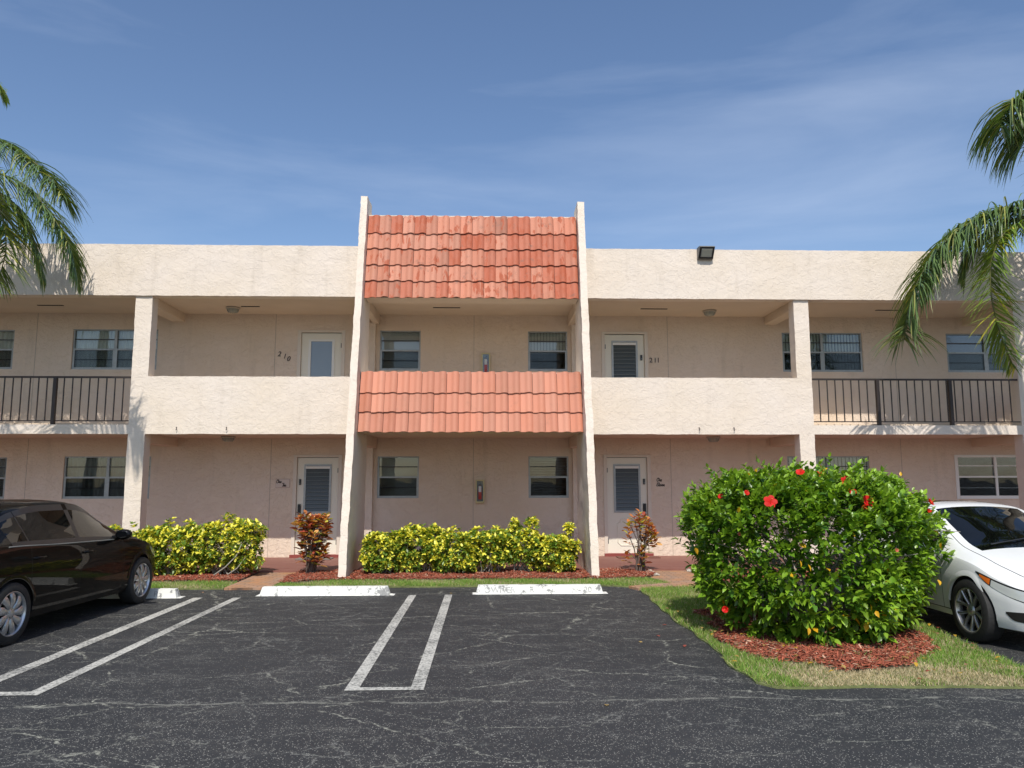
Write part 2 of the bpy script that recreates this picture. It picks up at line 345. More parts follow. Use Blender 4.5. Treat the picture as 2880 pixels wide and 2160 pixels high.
def rough(mb, step=.07, amp=.006, freq=3.2):
    """turn a coarse closed solid into a hand-trowelled one: cut it finely, push the surface by position noise"""
    me = bpy.data.meshes.new('t'); me.from_pydata(mb.v, [], mb.f)
    bm = bmesh.new(); bm.from_mesh(me); bmesh.ops.recalc_face_normals(bm, faces=bm.faces)
    lo = [min(v.co[i] for v in bm.verts) for i in range(3)]; hi = [max(v.co[i] for v in bm.verts) for i in range(3)]
    for ax in range(3):
        L = hi[ax]-lo[ax]; n = int(L/step)
        for k in range(1, n):
            co = [0, 0, 0]; co[ax] = lo[ax]+L*k/n; no = [0, 0, 0]; no[ax] = 1
            if L < .3: continue
            bmesh.ops.bisect_plane(bm, geom=bm.verts[:]+bm.edges[:]+bm.faces[:], plane_co=co, plane_no=no)
    bmesh.ops.remove_doubles(bm, verts=bm.verts, dist=1e-5)
    for v in bm.verts:
        p = v.co.copy(); d = mnoise.noise_vector(p*freq)*amp + mnoise.noise_vector(p*freq*4.1)*amp*.8
        v.co = p+d
    m2 = MB(); bm.verts.index_update(); m2.v = [tuple(v.co) for v in bm.verts]; m2.f = [tuple(v.index for v in f.verts) for f in bm.faces]; m2.m = [0]*len(m2.f)
    bm.free(); bpy.data.meshes.remove(me); return m2
def stucco_part(name, mb, parent, mat=None, amp=.006, bevel=0):
    return rough(mb, amp=amp).build(name, mat or M_STUC, parent, smooth=50)
def sheet(name, poly, z, mat, kind='structure'):
    mb = MB(); mb.add([(x, y, z) for x, y in poly], [tuple(range(len(poly)))]); o = mb.build(name, mat, recalc=False)
    if o.data.polygons[0].normal.z < 0: o.data.flip_normals()
    return tag(o, kind=kind)
def massmesh(name, tmpl_v, tmpl_f, pos, fr, scl, cols, mat, parent=None, smooth=False):
    """many copies of one small template as ONE mesh. fr: (n,3,3) frame rows = axes, scl (n,3)"""
    n = len(pos); tv = np.asarray(tmpl_v, float); k = len(tv)
    local = tv[None]*scl[:, None, :]; w = np.einsum('nki,nij->nkj', local, fr)+pos[:, None, :]
    V = w.reshape(-1, 3); sizes = [len(f) for f in tmpl_f]; flat = np.concatenate([np.array(f) for f in tmpl_f])
    loops = (flat[None]+np.arange(n)[:, None]*k).ravel()
    me = bpy.data.meshes.new(name); me.vertices.add(n*k); me.vertices.foreach_set('co', V.ravel().astype('f'))
    tot = np.tile(sizes, n); starts = np.concatenate([[0], np.cumsum(tot)[:-1]])
    me.loops.add(len(loops)); me.loops.foreach_set('vertex_index', loops.astype('i'))
    me.polygons.add(len(tot)); me.polygons.foreach_set('loop_start', starts.astype('i'))
    if smooth: me.polygons.foreach_set('use_smooth', np.ones(len(tot), bool))
    me.materials.append(mat); me.update(calc_edges=True)
    a = me.color_attributes.new('Col', 'FLOAT_COLOR', 'POINT')
    c = np.concatenate([cols, np.ones((n, 1))], 1); a.data.foreach_set('color', np.repeat(c, k, 0).astype('f').ravel())
    me.validate(); o = bpy.data.objects.new(name, me); return link(o, parent)
def frames(d, roll=None, upv=(0, 0, 1)):
    """rows: x=side, y=along d, z=normal"""
    d = d/np.linalg.norm(d, axis=1, keepdims=True); u = np.tile(np.array(upv, float), (len(d), 1))+RNG.normal(0, .02, d.shape)
    s = np.cross(d, u); s /= np.linalg.norm(s, axis=1, keepdims=True)+1e-9; nn = np.cross(s, d)
    if roll is not None:
        c, q = np.cos(roll)[:, None], np.sin(roll)[:, None]; s, nn = s*c+nn*q, nn*c-s*q
    return np.stack([s, d, nn], 1)

# ================================================================= GROUND
sheet('asphalt_lot', [(-400, -400), (400, -400), (400, 400), (-400, 400)], 0, M_ASPH)
def slab(name, poly, z0, z1, mat, kind='structure', bevel=0):
    return tag(MB().prism(poly, 'z', z0, z1).build(name, mat, bevel=bevel), kind=kind)
def wob(pts, amp=.03, step=.12, seed=0):
    out = []
    for i, (a, b) in enumerate(zip(pts, pts[1:]+pts[:1])):
        a = Vector(a); b = Vector(b); n = max(1, int((b-a).length/step))
        for k in range(n):
            p = a.lerp(b, k/n); q = mnoise.noise_vector(Vector((p.x*2.3, p.y*2.3, seed)))*amp*1.6; out.append((p.x+q.x, p.y+q.y))
    return out
GRASS_L = wob([(-22, -2.62), (-3.78, -2.62), (-3.78, -1.9), (-22, -1.9)], .02, seed=1)
GRASS_M = wob([(-3.05, -2.55), (.2, -2.5), (2.3, -2.5), (2.5, -2.62), (3.25, -2.42), (3.05, -1.72), (2.2, -1.82), (-2.1, -1.82), (-3.05, -2.2)], .02, seed=2)
ISLAND = [(2.62, -3.0), (2.9, -2.85), (4.0, -2.7), (5.15, -2.7), (5.35, -4.2), (5.35, -6.0), (5.2, -7.1), (5.05, -8.0), (5.1, -8.35), (5.5, -8.5), (7.4, -8.56), (7.4, -8.62),
          (4.7, -8.62), (3.1, -8.58), (2.66, -8.54), (2.52, -8.42), (2.50, -8.0), (2.54, -7.4), (2.57, -6.3), (2.57, -5.0), (2.66, -3.45)]
ISL = wob(ISLAND, .04, .07, seed=3)
slab('grass_strip_soil', GRASS_L, -.02, .022, M_TURF); slab('grass_strip_soil', GRASS_M, -.02, .022, M_TURF)
slab('island_soil', ISL, -.02, .014, M_TURF)
MULCH_ISL = wob([(3.0, -5.0), (2.78, -5.9), (2.72, -6.9), (2.85, -7.65), (3.35, -8.05), (4.1, -7.95), (4.75, -7.4), (5.0, -6.5), (5.0, -5.3), (4.5, -4.6), (3.5, -4.5)], .12, .07, seed=4)
slab('island_mulch_soil', MULCH_ISL, .0, .034, M_SOIL)
BED_L = wob([(-22, -1.9), (-3.80, -1.92), (-3.78, -.72), (-22, -.72)], .02, seed=5)
BED_M = wob([(-3.05, -2.2), (-2.6, -1.95), (-2.1, -1.84), (2.2, -1.84), (3.05, -1.7), (3.3, -1.25), (3.15, -.72), (-3.1, -.72)], .02, seed=6)
BED_R = wob([(3.98, -.72), (3.98, -1.6), (4.2, -2.5), (22, -2.55), (22, -.72)], .02, seed=7)
for i, b in enumerate((BED_L, BED_M, BED_R)): slab('planting_bed_soil', b, -.02, .045, M_SOIL)
slab('brick_path', [(-3.76, -2.68), (-3.06, -2.68), (-3.11, -.71), (-3.77, -.71)], -.02, .036, M_PAVER)
slab('brick_path', [(2.52, -2.72), (2.62, -2.98), (3.3, -2.82), (4.1, -2.66), (4.1, -2.2), (3.97, -.71), (3.18, -.71), (3.08, -1.7), (3.24, -2.36)], -.02, .036, M_PAVER)
slab('walkway', [(-22, -.7), (22, -.7), (22, 1.72), (-22, 1.72)], -.02, .068, M_RED)
for args in [(-3.93, -3.80, -3.46, -8.55), (-3.36, -3.25, -3.48, -8.55), (-.85, -.74, -3.33, -8.5), (-.32, -.21, -3.30, -8.5)]:
    x0, x1, y1, y0 = args
    tag(sheet('parking_line', [(x0, y0), (x1, y0), (x1, y1), (x0, y1)], .004, M_LINE), kind='structure')
sheet('parking_line', [(-3.80, -8.55), (-3.36, -8.55), (-3.36, -8.44), (-3.80, -8.44)], .004, M_LINE)
sheet('parking_line', [(-.74, -8.5), (-.32, -8.5), (-.32, -8.41), (-.74, -8.41)], .004, M_LINE)

# ================================================================= BUILDING
B = empty('apartment_building', (0, 0, 0))
tag(B, 'two storey cream stucco apartment building with balconies and terracotta tile panels', 'building')
FZ0, FZ1 = 5.28, 6.31; SZ0, SZ1, PZ = 2.57, 2.75, 3.69; WY = 1.70
def side(s, x): return s*x
# back wall with openings
openings = []   # x0,x1,z0,z1
WINS = [(-2.06, -1.17, 1.30, 2.19), (1.19, 2.06, 1.30, 2.19), (-2.06, -1.17, 4.06, 4.945), (1.19, 2.06, 4.06, 4.945),
        (-8.68, -6.86, 1.30, 2.19), (6.86, 8.68, 1.30, 2.19), (-8.68, -6.86, 4.06, 4.945), (6.86, 8.68, 4.06, 4.945),
        (-11.7, -9.87, 1.30, 2.17), (-11.7, -9.92, 4.06, 4.92), (10.58, 12.4, 1.26, 2.22), (10.59, 12.4, 4.06, 4.94)]
DOORS = [(-3.80, -2.86, .07, 2.17), (2.86, 3.80, .07, 2.17), (-3.80, -2.86, 2.79, 4.89), (2.86, 3.80, 2.79, 4.89)]
openings = WINS+DOORS
def wall_holes(x0, x1, z0, z1, y, th, holes):
    xs = sorted({x0, x1}|{h[i] for h in holes for i in (0, 1)}); zs = sorted({z0, z1}|{h[i] for h in holes for i in (2, 3)})
    mb = MB()
    for a, b in zip(xs, xs[1:]):
        for c, d in zip(zs, zs[1:]):
            cx, cz = (a+b)/2, (c+d)/2
            if any(h[0] < cx < h[1] and h[2] < cz < h[3] for h in holes): continue
            mb.add([(a, y, c), (b, y, c), (b, y, d), (a, y, d)], [(0, 1, 2, 3)])
    for h in holes:
        a, b, c, d = h; t = y+th
        mb.add([(a, y, c), (a, t, c), (a, t, d), (a, y, d)], [(0, 1, 2, 3)]); mb.add([(b, y, c), (b, t, c), (b, t, d), (b, y, d)], [(3, 2, 1, 0)])
        mb.add([(a, y, c), (b, y, c), (b, t, c), (a, t, c)], [(0, 1, 2, 3)]); mb.add([(a, y, d), (b, y, d), (b, t, d), (a, t, d)], [(3, 2, 1, 0)])
    mb.box(x0, x1, y+.75, 12, z0, z1)
    return mb
XE = 15.0
wall_holes(-XE, XE, .05, FZ0+.1, WY, .22, openings).build('wall', M_WALL, B, recalc=False)
M_JNT = simple('joint_seam', (.46, .38, .30), .9)  # control joint seams, a darker tan than the wall
for x in (-9.45, -4.33, 0, 4.29, 9.40):
    for z0, z1 in ((.05, SZ0), (SZ1, 5.29)): MB().box(x-.006, x+.006, WY-.003, WY+.01, z0, z1).build('control_joint', M_JNT, B)
# second floor slab, roof
MB().box(-XE, XE, .19, WY+.4, SZ0+.012, SZ1+.04).build('balcony_floor', M_SOFF, B)
MB().box(-XE, XE, .19, WY+.4, FZ0+.012, FZ0+.2).build('ceiling', M_SOFF, B); MB().box(-XE, XE, .19, 12, 5.7, 5.9).build('roof_deck', M_SOFF, B)
def vbox(*a): return MB().box(*a)
bays = [(-15, -10.86, 'rail2'), ]
# pillars: x ranges
PIL = [(-6.60, -6.28), (6.46, 6.76), (-11.26, -10.97), (10.97, 11.26), (-15, -14.7), (14.7, 15)]
for a, b in PIL:
    stucco_part('pillar', MB().box(a, b, .0, .27, .03, FZ0+.02), B)
    for zc in (FZ0, SZ0): MB().box(a+.02, b-.02, .268, WY+.01, zc-.17, zc+.02).build('beam', M_SOFF, B, bevel=.015)
stucco_part('fascia', MB().box(-XE, -2.17, -.045, .2, FZ0, FZ1), B)
stucco_part('fascia', MB().box(2.17, XE, -.045, .2, FZ0, FZ1-.01), B)
for a, b in ((-6.28, -2.17), (2.17, 6.46), (-14.7, -11.26), (11.26, 14.7)):
    stucco_part('parapet', MB().box(a, b, .0, .185, SZ0, PZ), B)
for a, b in ((-10.97, -6.60), (6.76, 10.97)):
    stucco_part('balcony_edge', MB().box(a, b, .0, .19, SZ0, SZ1), B, amp=.004)
# centre bay parapet and tall parapet behind the tiles
stucco_part('parapet', MB().box(-2.06, 2.06, .0, .185, SZ0, PZ), B)
stucco_part('fascia', MB().box(-2.06, 2.06, -.02, .2, FZ0, 6.88), B)
# fins
def fy(z): return -1.775+.196*z
for sgn in (-1, 1):
    zt = 7.23 if sgn < 0 else 7.15
    poly = [(fy(.02), .02), (.12, .02), (.2, SZ0), (.2, zt), (fy(zt), zt)]
    x0, x1 = (-2.195, -2.065) if sgn < 0 else (2.065, 2.20)
    stucco_part('fin_wall', MB().prism(poly, 'x', x0, x1), B, amp=.010)
    a, b = sorted((sgn*2.07, sgn*2.20))
    for zc in (FZ0, SZ0): MB().box(a, b, .2, WY, zc-.21, zc+.02).build('beam', M_SOFF, B, bevel=.015)
    a, b = sorted((sgn*2.14, sgn*2.31))
    stucco_part('pilaster', MB().box(a, b, 1.56, 1.71, .05, SZ0-.19), B, M_WALL, .003); stucco_part('pilaster', MB().box(a, b, 1.56, 1.71, SZ1, FZ0-.2), B, M_WALL, .003)
# tiled mansards : real S-tiles, course by course
def mansard(name, z0, y0, z1, y1, rows, cols, mat, wear):
    xa, xb = -2.055, 2.055; mb = MB(); mb.c = []
    H = math.hypot(z1-z0, y1-y0); up_ = Vector((0, (y1-y0)/H, (z1-z0)/H)); nrm = Vector((0, -up_.z, up_.y))
    rh = H/rows; tw = (xb-xa)/cols; prof = []
    # one tile across: a flat pan then a round barrel
    for k in range(11):
        t = k/10
        if t < .38: h = .004+.010*(1-math.cos(t/.38*math.pi*.5))*0.3
        else:
            q = (t-.38)/.62; h = .006+.048*math.sin(min(1, q)*math.pi)**.75
        prof.append((t, h))
    for r in range(rows):
        for c in range(cols):
            base = random.uniform(.88, 1.07); hue = random.uniform(-.02, .02)
            base *= random.choice((1, 1, 1, .93, .88)) ; col = (.57*base, (.245+hue)*base, (.158+hue)*base)
            if wear:
                dens = (.16, .30, .34, .32, .30)[r % 5] if False else (.10 if r == rows-1 else .12+.5*max(0, min(1, (c-5)/8.)))
                if random.random() < dens: k = random.uniform(.55, 1); col = tuple(a*(1-k)+b*k for a, b in zip(col, (.42, .11, .055)))
                elif random.random() < .08: col = tuple(x*.75 for x in col)
            x = xa+c*tw+random.uniform(-.003, .003); jl = random.uniform(-.009, .009)-(.02 if random.random() < .03 else 0); lift = random.uniform(0, .008)
            b0 = Vector((0, y0, z0))+up_*(r*rh-.018+jl); b1 = Vector((0, y0, z0))+up_*((r+1)*rh+.03)
            vs = []
            for (t, h) in prof:
                X = x+t*tw*.985
                for bb, off in ((b0, .034+lift), (b1, .006)):
                    q = bb+nrm*(off+h); vs.append((X, q.y, q.z))
            for (t, h) in prof:
                X = x+t*tw*.985; q = b0+nrm*(.016+lift+h*.9); vs.append((X, q.y, q.z))
            n = len(prof); fs = [(2*i, 2*i+2, 2*i+3, 2*i+1) for i in range(n-1)]+[(2*i, 2*n+i, 2*n+i+1, 2*i+2) for i in range(n-1)]
            fs += [(0, 1, 2*n), (2*n-2, 2*n-1, 3*n-1)]
            mb.add(vs, fs); mb.c += [col]*len(vs)
    o = mb.build(name, mat, B, smooth=40, recalc=False)
    u = MB(); e = .004
    q0 = Vector((0, y0, z0+.01)); q1 = Vector((0, y1, z1))
    u.prism([(q0.y, q0.z), (q1.y, q1.z), (-.03, q1.z), (-.03, q0.z)], 'x', xa-.003, xb+.003); u.build('tile_backing', M_UNDER, o, recalc=True)
    return o
mu = mansard('roof_tiles', 5.16, -.50, 6.84, -.22, 5, 18, M_TILE_U, True)
ml = mansard('roof_tiles', 2.56, -.93, 3.66, -.70, 3, 18, M_TILE_L, False)
MB().box(-2.05, 2.05, -.50, -.03, 5.155, 5.168).build('soffit', M_SOFF, B); MB().box(-2.05, 2.05, -.93, -.01, 2.552, 2.566).build('soffit', M_SOFF, B)
MB().box(-2.06, 2.06, -.69, .18, 3.63, 3.688).build('parapet_cap', M_STUC, B)
MB().box(-2.06, 2.06, -.21, .18, 6.84, 6.895).build('parapet_cap', M_STUC, B)
# soffit vents
for a, b in ((-9.03, -8.50), (-4.85, -4.47), (-.85, -.28), (3.55, 4.12), (8.62, 9.2)):
    MB().box(a, b, .90, .955, FZ0+.004, FZ0+.02).build('soffit_vent', M_VENT, B)

for x in (-5.68, -4.73, 4.46, 5.15):
    MB().tube([(x, .01, 2.70), (x, -.03, 2.70), (x+.012, -.035, 2.665), (x, -.04, 2.64)], .007, 6).build('wall_hook', M_RAIL, B, smooth=60)
# ---- windows
def slats(x0, x1, z0, z1, y, mat, parent, pitch=.026, tilt=.35):
    mb = MB(); z = z0+.01
    while z < z1: mb.add([(x0, y-.006, z-.004), (x1, y-.006, z-.004), (x1, y+.006, z+pitch*(1.02-tilt*.5)), (x0, y+.006, z+pitch*(1.02-tilt*.5))], [(0, 1, 2, 3)]); z += pitch
    return mb.build('blind', mat, parent, recalc=False)
def curtain(x0, x1, z0, z1, y, mat, parent, wl=.09, amp=.018, name='curtain'):
    mb = MB(); n = int((x1-x0)/.012); vs = []
    for i in range(n+1):
        x = x0+(x1-x0)*i/n; yy = y+amp*math.sin(x/wl*2*math.pi+math.sin(x*7)); vs += [(x, yy, z0), (x, yy, z1)]
    mb.add(vs, [(2*i, 2*i+2, 2*i+3, 2*i+1) for i in range(n)]); return mb.build(name, mat, parent, smooth=80, recalc=False)
def vblinds(x0, x1, z0, z1, y, mat, parent, w=.085):
    mb = MB(); x = x0
    while x < x1-.01: mb.add([(x, y, z0), (x+w*.93, y+.03, z0), (x+w*.93, y+.03, z1), (x, y, z1)], [(0, 1, 2, 3)]); x += w
    return mb.build('blind', mat, parent, recalc=False)
def window(x0, x1, z0, z1, style, cols=1, frame=M_ALU):
    fw_ = .03 if frame is M_ALU else .07; y0 = WY+.03; zm = z0+(z1-z0)*.5; f = MB(); w = (x1-x0)
    if frame is M_VINYL: y0 = WY-.02
    f.box(x0, x0+fw_, y0, y0+.06, z0, z1); f.box(x1-fw_, x1, y0, y0+.06, z0, z1)
    f.box(x0+fw_, x1-fw_, y0, y0+.06, z1-fw_*.8, z1); f.box(x0+fw_, x1-fw_, y0-.01, y0+.06, z0, z0+fw_)
    edges = [x0+fw_+(x1-x0-2*fw_)*i/cols for i in range(cols+1)]
    for e in edges[1:-1]: f.box(e-.028, e+.028, y0-.002, y0+.058, z0+fw_, z1-fw_*.8)
    bars = []
    for i in range(cols):
        a = edges[i]+(.028 if i else 0); b = edges[i+1]-(.028 if i < cols-1 else 0)
        f.box(a, b, y0-.006, y0+.05, zm-.018, zm+.018)
        if frame is M_ALU: f.box(a, a+.018, y0-.004, y0+.03, z0+fw_, zm-.018); f.box(b-.018, b, y0-.004, y0+.03, z0+fw_, zm-.018); f.box(a+.018, b-.018, y0-.004, y0+.03, z0+fw_, z0+fw_+.018)
        for zz in ((zm+z1)/2, (zm+z0)/2): bars.append((a, b, zz))
    F = f.build('window', frame, B)
    for a, b, zz in bars: MB().box(a, b, y0+.012, y0+.034, zz-.010, zz+.010).build('glazing_bar', M_BARS if frame is M_ALU else frame, F)
    MB().box(x0+fw_, x1-fw_, y0+.036, y0+.040, z0+fw_, z1-fw_*.8).build('pane', M_GLASS, F)
    MB().box(x0+fw_, x1-fw_, y0+.010, y0+.011, z0+fw_, zm-.018).build('insect_screen', M_SCREEN, F)
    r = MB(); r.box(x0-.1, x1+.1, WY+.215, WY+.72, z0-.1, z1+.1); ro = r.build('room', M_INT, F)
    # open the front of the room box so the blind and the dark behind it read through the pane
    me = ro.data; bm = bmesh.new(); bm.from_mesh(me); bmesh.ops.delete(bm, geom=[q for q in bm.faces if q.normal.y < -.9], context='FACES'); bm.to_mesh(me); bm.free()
    a, b, c, d = x0+.01, x1-.01, z0+.01, z1-.01; yb = WY+.15
    if style == 'slats': slats(a, b, c, d, yb, M_BLIND, F, .04, 0)
    elif style == 'slats_closed': slats(a, b, c, d, yb, M_SLG, F, .03, .15)
    elif style == 'slats_blue': slats(a, b, c, d, yb, M_BLINDD, F, .05, .1)
    elif style == 'half_slats': slats(a, b, c, d, yb, M_SLD, F, .035, .9)
    elif style == 'curtain': curtain(a, b, c, d, yb, M_CURT, F)
    elif style == 'curtain_dark': curtain(a, b, c, d, yb, M_CURTD, F, .12, .03)
    elif style == 'vertical': vblinds(a, b, c, d, yb, M_CURT, F)
    elif style == 'half_vertical': vblinds(a, b, zm-.03, d, yb, M_CURT, F, .07); vblinds(a, b, c, zm-.03, yb, M_SLD, F, .07)
    return F
styles = ['slats_closed', 'half_slats', 'slats', 'half_vertical', 'curtain_dark', 'vertical', 'curtain', 'half_vertical', 'curtain_dark', 'curtain', None, 'slats_blue']
for i, (w, st) in enumerate(zip(WINS, styles)):
    F = window(*w, st, cols=1 if (i < 4) else 2, frame=M_VINYL if i == 10 else M_ALU)
    if i == 10: F['label'] = 'white framed sliding window with bare dark panes'
# ---- doors
def textmesh(s, size, ext=.002, shear=0):
    cu = bpy.data.curves.new('t', 'FONT'); cu.body = s; cu.size = size; cu.extrude = ext; cu.shear = shear; cu.resolution_u = 3
    o = bpy.data.objects.new('t', cu); COL.objects.link(o); dg = bpy.context.evaluated_depsgraph_get(); me = bpy.data.meshes.new_from_object(o.evaluated_get(dg))
    bpy.data.objects.remove(o); return me
def door(x0, x1, z0, z1, glass, hinge_left):
    f = MB(); t = .06
    f.box(x0-.045, x0+t-.03, WY-.018, WY+.08, z0, z1+.0); f.box(x1-t+.03, x1+.045, WY-.018, WY+.08, z0, z1); f.box(x0-.045, x1+.045, WY-.018, WY+.08, z1, z1+.05)
    a, b, c, d = x0+.035, x1-.035, z0+.055, z1-.008; yf = WY+.035
    cx = (a+b)/2; gw = .27 if glass == 'jal' else .26; g0, g1 = cx-gw, cx+gw; gz1 = d-.16; gz0 = gz1-(1.0 if glass == 'jal' else 1.65)
    L = MB(); L.box(a, g0, yf, yf+.045, c, d); L.box(g1, b, yf, yf+.045, c, d); L.box(g0, g1, yf, yf+.045, gz1, d); L.box(g0, g1, yf, yf+.045, c, gz0)
    D = L.build('door', M_DOOR, B); f.build('door_frame', M_TRIM, D, bevel=.004)
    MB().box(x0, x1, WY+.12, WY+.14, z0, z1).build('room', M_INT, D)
    if glass == 'jal':
        fr = MB(); e = .022
        fr.box(g0-.02, g0+e, yf-.02, yf+.03, gz0-.02, gz1+.02); fr.box(g1-e, g1+.02, yf-.02, yf+.03, gz0-.02, gz1+.02); fr.box(g0+e, g1-e, yf-.02, yf+.03, gz1-.015, gz1+.02); fr.box(g0+e, g1-e, yf-.02, yf+.03, gz0-.02, gz0+.02)
        fr.build('louvre_frame', M_ALU, D)
        MB().box(g0+.01, g1-.01, yf-.026, yf-.004, gz1-.075, gz1-.022).build('louvre_header', M_VINYL, D)
        lv = MB(); z = gz0+.02; n = 11; h = (gz1-.08-gz0-.02)/n
        for i in range(n): lv.add([(g0+e, yf-.012, z), (g1-e, yf-.012, z), (g1-e, yf+.012, z+h*1.08), (g0+e, yf+.012, z+h*1.08)], [(0, 1, 2, 3)]); z += h
        lv.build('louvre', simple('louvre_glass', (.075, .095, .098), .35, spec=.5), D, recalc=False)
        ed = MB(); z = gz0+.02
        for i in range(n): ed.box(g0+e, g1-e, yf-.017, yf-.0125, z-.003, z+.003); z += h
        ed.build('louvre_edge', simple('louvre_edge_grey', (.26, .29, .29), .4), D)
        # raised lower panel moulding
        pw = .22; pz0, pz1 = c+.16, gz0-.16
        pts = [(cx-pw, pz0+.07), (cx-pw, pz1-.10), (cx-pw+.05, pz1-.07), (cx-pw+.08, pz1), (cx, pz1+.01), (cx+pw-.08, pz1), (cx+pw-.05, pz1-.07), (cx+pw, pz1-.10), (cx+pw, pz0+.07), (cx+pw-.07, pz0), (cx-pw+.07, pz0), (cx-pw, pz0+.07)]
        MB().tube([(p[0], yf-.002, p[1]) for p in pts], .012, 6).build('panel_moulding', M_DOOR, D, smooth=50)
    else:
        fr = MB(); e = .03
        fr.box(g0-.02, g0+e, yf-.018, yf+.03, gz0-.02, gz1+.02); fr.box(g1-e, g1+.02, yf-.018, yf+.03, gz0-.02, gz1+.02); fr.box(g0+e, g1-e, yf-.018, yf+.03, gz1-.02, gz1+.02); fr.box(g0+e, g1-e, yf-.018, yf+.03, gz0-.02, gz0+.02)
        fr.build('glass_frame', M_VINYL, D); MB().box(g0+e, g1-e, yf+.005, yf+.012, gz0, gz1).build('pane', simple('frosted_pane', (.17, .22, .28), .08, spec=.8), D)
    hx = (a+.065) if hinge_left is False else (b-.065)
    hx2 = b-.005 if hinge_left is False else a+.005
    for hz in (c+.25, d-.27): MB().box(hx2-.012, hx2+.012, yf-.006, yf+.004, hz-.05, hz+.05).build('hinge', M_BLK, D)
    lk = MB(); lk.box(hx-.034, hx+.034, yf-.03, yf, c+.80, c+1.05); ob = lk.build('lock', M_BLK, D, bevel=.012)
    kb = MB().lathe([(0, -.075), (.026, -.07), (.030, -.055), (.018, -.04), (.018, -.03)], 'y', (hx, yf, c+.85), 16); kb.build('knob', M_ALUD, ob, smooth=40)
    th = MB().box(x0-.05, x1+.05, WY-.10, WY+.05, z0-.01, z0+.055) if z0 < 1 else None
    if th: th.build('threshold', simple('red_threshold_paint', (.25, .055, .045), .5), D)
    return D, (hx, c)
kinds = [('jal', False), ('jal', True), ('full', False), ('jal', True)]
for (x0, x1, z0, z1), (g, hl) in zip(DOORS, kinds):
    D, (hx, c) = door(x0, x1, z0, z1, g, hl)
    if g == 'jal':
        bell = MB().box(hx-.022, hx+.022, WY+.005, WY+.034, c+1.46, c+1.58).build('doorbell', M_BLK, D, bevel=.005)
        MB().lathe([(0, -.003), (.010, -.002), (.011, 0)], 'y', (hx, WY+.004, c+1.49), 12).build('button', M_ALUD, bell, smooth=40)
# ---- railings
def railing(xa, xb, posts, gap=.163):
    m = MB(); m.box(xa, xb, .03, .075, 3.655, 3.69); m.box(xa, xb, .04, .065, 2.815, 2.835); rl = m.build('railing', M_RAIL, B)
    for p in posts: MB().box(p-.032, p+.032, .02, .085, 2.745, 3.655).build('railing_post', M_RAIL, rl)
    n = int((xb-xa)/gap)
    for i in range(1, n+1):
        x = xa+i*(xb-xa)/(n+1)
        if min(abs(x-p) for p in posts) < .05: continue
        MB().box(x-.009, x+.009, .043, .061, 2.835, 3.655).build('baluster', M_RAIL, rl)
railing(-10.97, -6.60, [-9.54, -8.06]); railing(6.76, 10.97, [8.10, 9.58])

# ================================================================= WALL-MOUNTED THINGS
def ceiling_lamp(x, y, z, label):
    t = empty('ceiling_lamp', (x, y, z)); tag(t, label, 'ceiling lamp', 'ceiling lamps of the balcony walks')
    MB().lathe([(0, 0), (.145, 0), (.15, -.02), (.13, -.035), (.10, -.035)], 'z', (0, 0, 0), 28).build('lamp_base', simple('lamp_base_paint', (.40, .35, .28), .5), t, smooth=40)
    MB().lathe([(.115, -.03), (.105, -.07), (.07, -.105), (0, -.115)], 'z', (0, 0, 0), 28).build('lamp_glass', simple('ribbed_lamp_glass', (.36, .36, .30), .25), t, smooth=60)
    c = MB()
    for k in range(10):
        an = k*math.pi/5; ca, sa = math.cos(an), math.sin(an)
        c.tube([(.125*ca, .125*sa, -.03), (.115*ca, .115*sa, -.07), (.078*ca, .078*sa, -.108)], .005, 5)
    c.build('lamp_cage', M_ALUD, t)
ceiling_lamp(-5.06, 1.05, 5.29, 'round caged ceiling lamp left of the door numbered 210')
ceiling_lamp(5.07, 1.08, 5.29, 'round caged ceiling lamp right of the door numbered 211')
ceiling_lamp(-5.02, 1.0, 2.58, 'round ceiling lamp over the ground floor walk left of the One Ten door')
ceiling_lamp(5.05, 1.04, 2.58, 'round ceiling lamp over the ground floor walk right of the One Eleven door')
# floodlight
fl = empty('floodlight', (4.67, -.045, 6.28)); tag(fl, 'grey box floodlight fixed to the top of the roof fascia', 'floodlight')
MB().prism([(0, -.20), (0, .045), (-.20, .035), (-.235, .012), (-.07, -.20)], 'x', -.155, .155).build('housing', simple('floodlight_grey', (.20, .19, .17), .5, .3), fl, bevel=.008)
def flq(name, mat, inset, off, parent):
    p0 = Vector((0, -.235, .012)); p1 = Vector((0, -.07, -.20)); d = (p1-p0); L = d.length; d.normalize(); n = Vector((0, -d.z*-1, 0)); n = Vector((0, d.z, -d.y)).normalized()
    if n.y > 0: n = -n
    a = p0+d*inset; b = p0+d*(L-inset); w = .155-inset; m = MB()
    m.add([(-w, *(a+n*off).yz), (w, *(a+n*off).yz), (w, *(b+n*off).yz), (-w, *(b+n*off).yz), (-w, *(a-n*.01).yz), (w, *(a-n*.01).yz), (w, *(b-n*.01).yz), (-w, *(b-n*.01).yz)],
          [(0, 1, 2, 3), (4, 5, 1, 0), (5, 6, 2, 1), (6, 7, 3, 2), (7, 4, 0, 3)]); return m.build(name, mat, parent)
flq('bezel', M_BLK, .012, .004, fl); lz = flq('lens_rim', M_ALUD, .045, .010, fl); flq('lens', simple('frosted_lens', (.36, .36, .29), .2), .058, .014, fl)
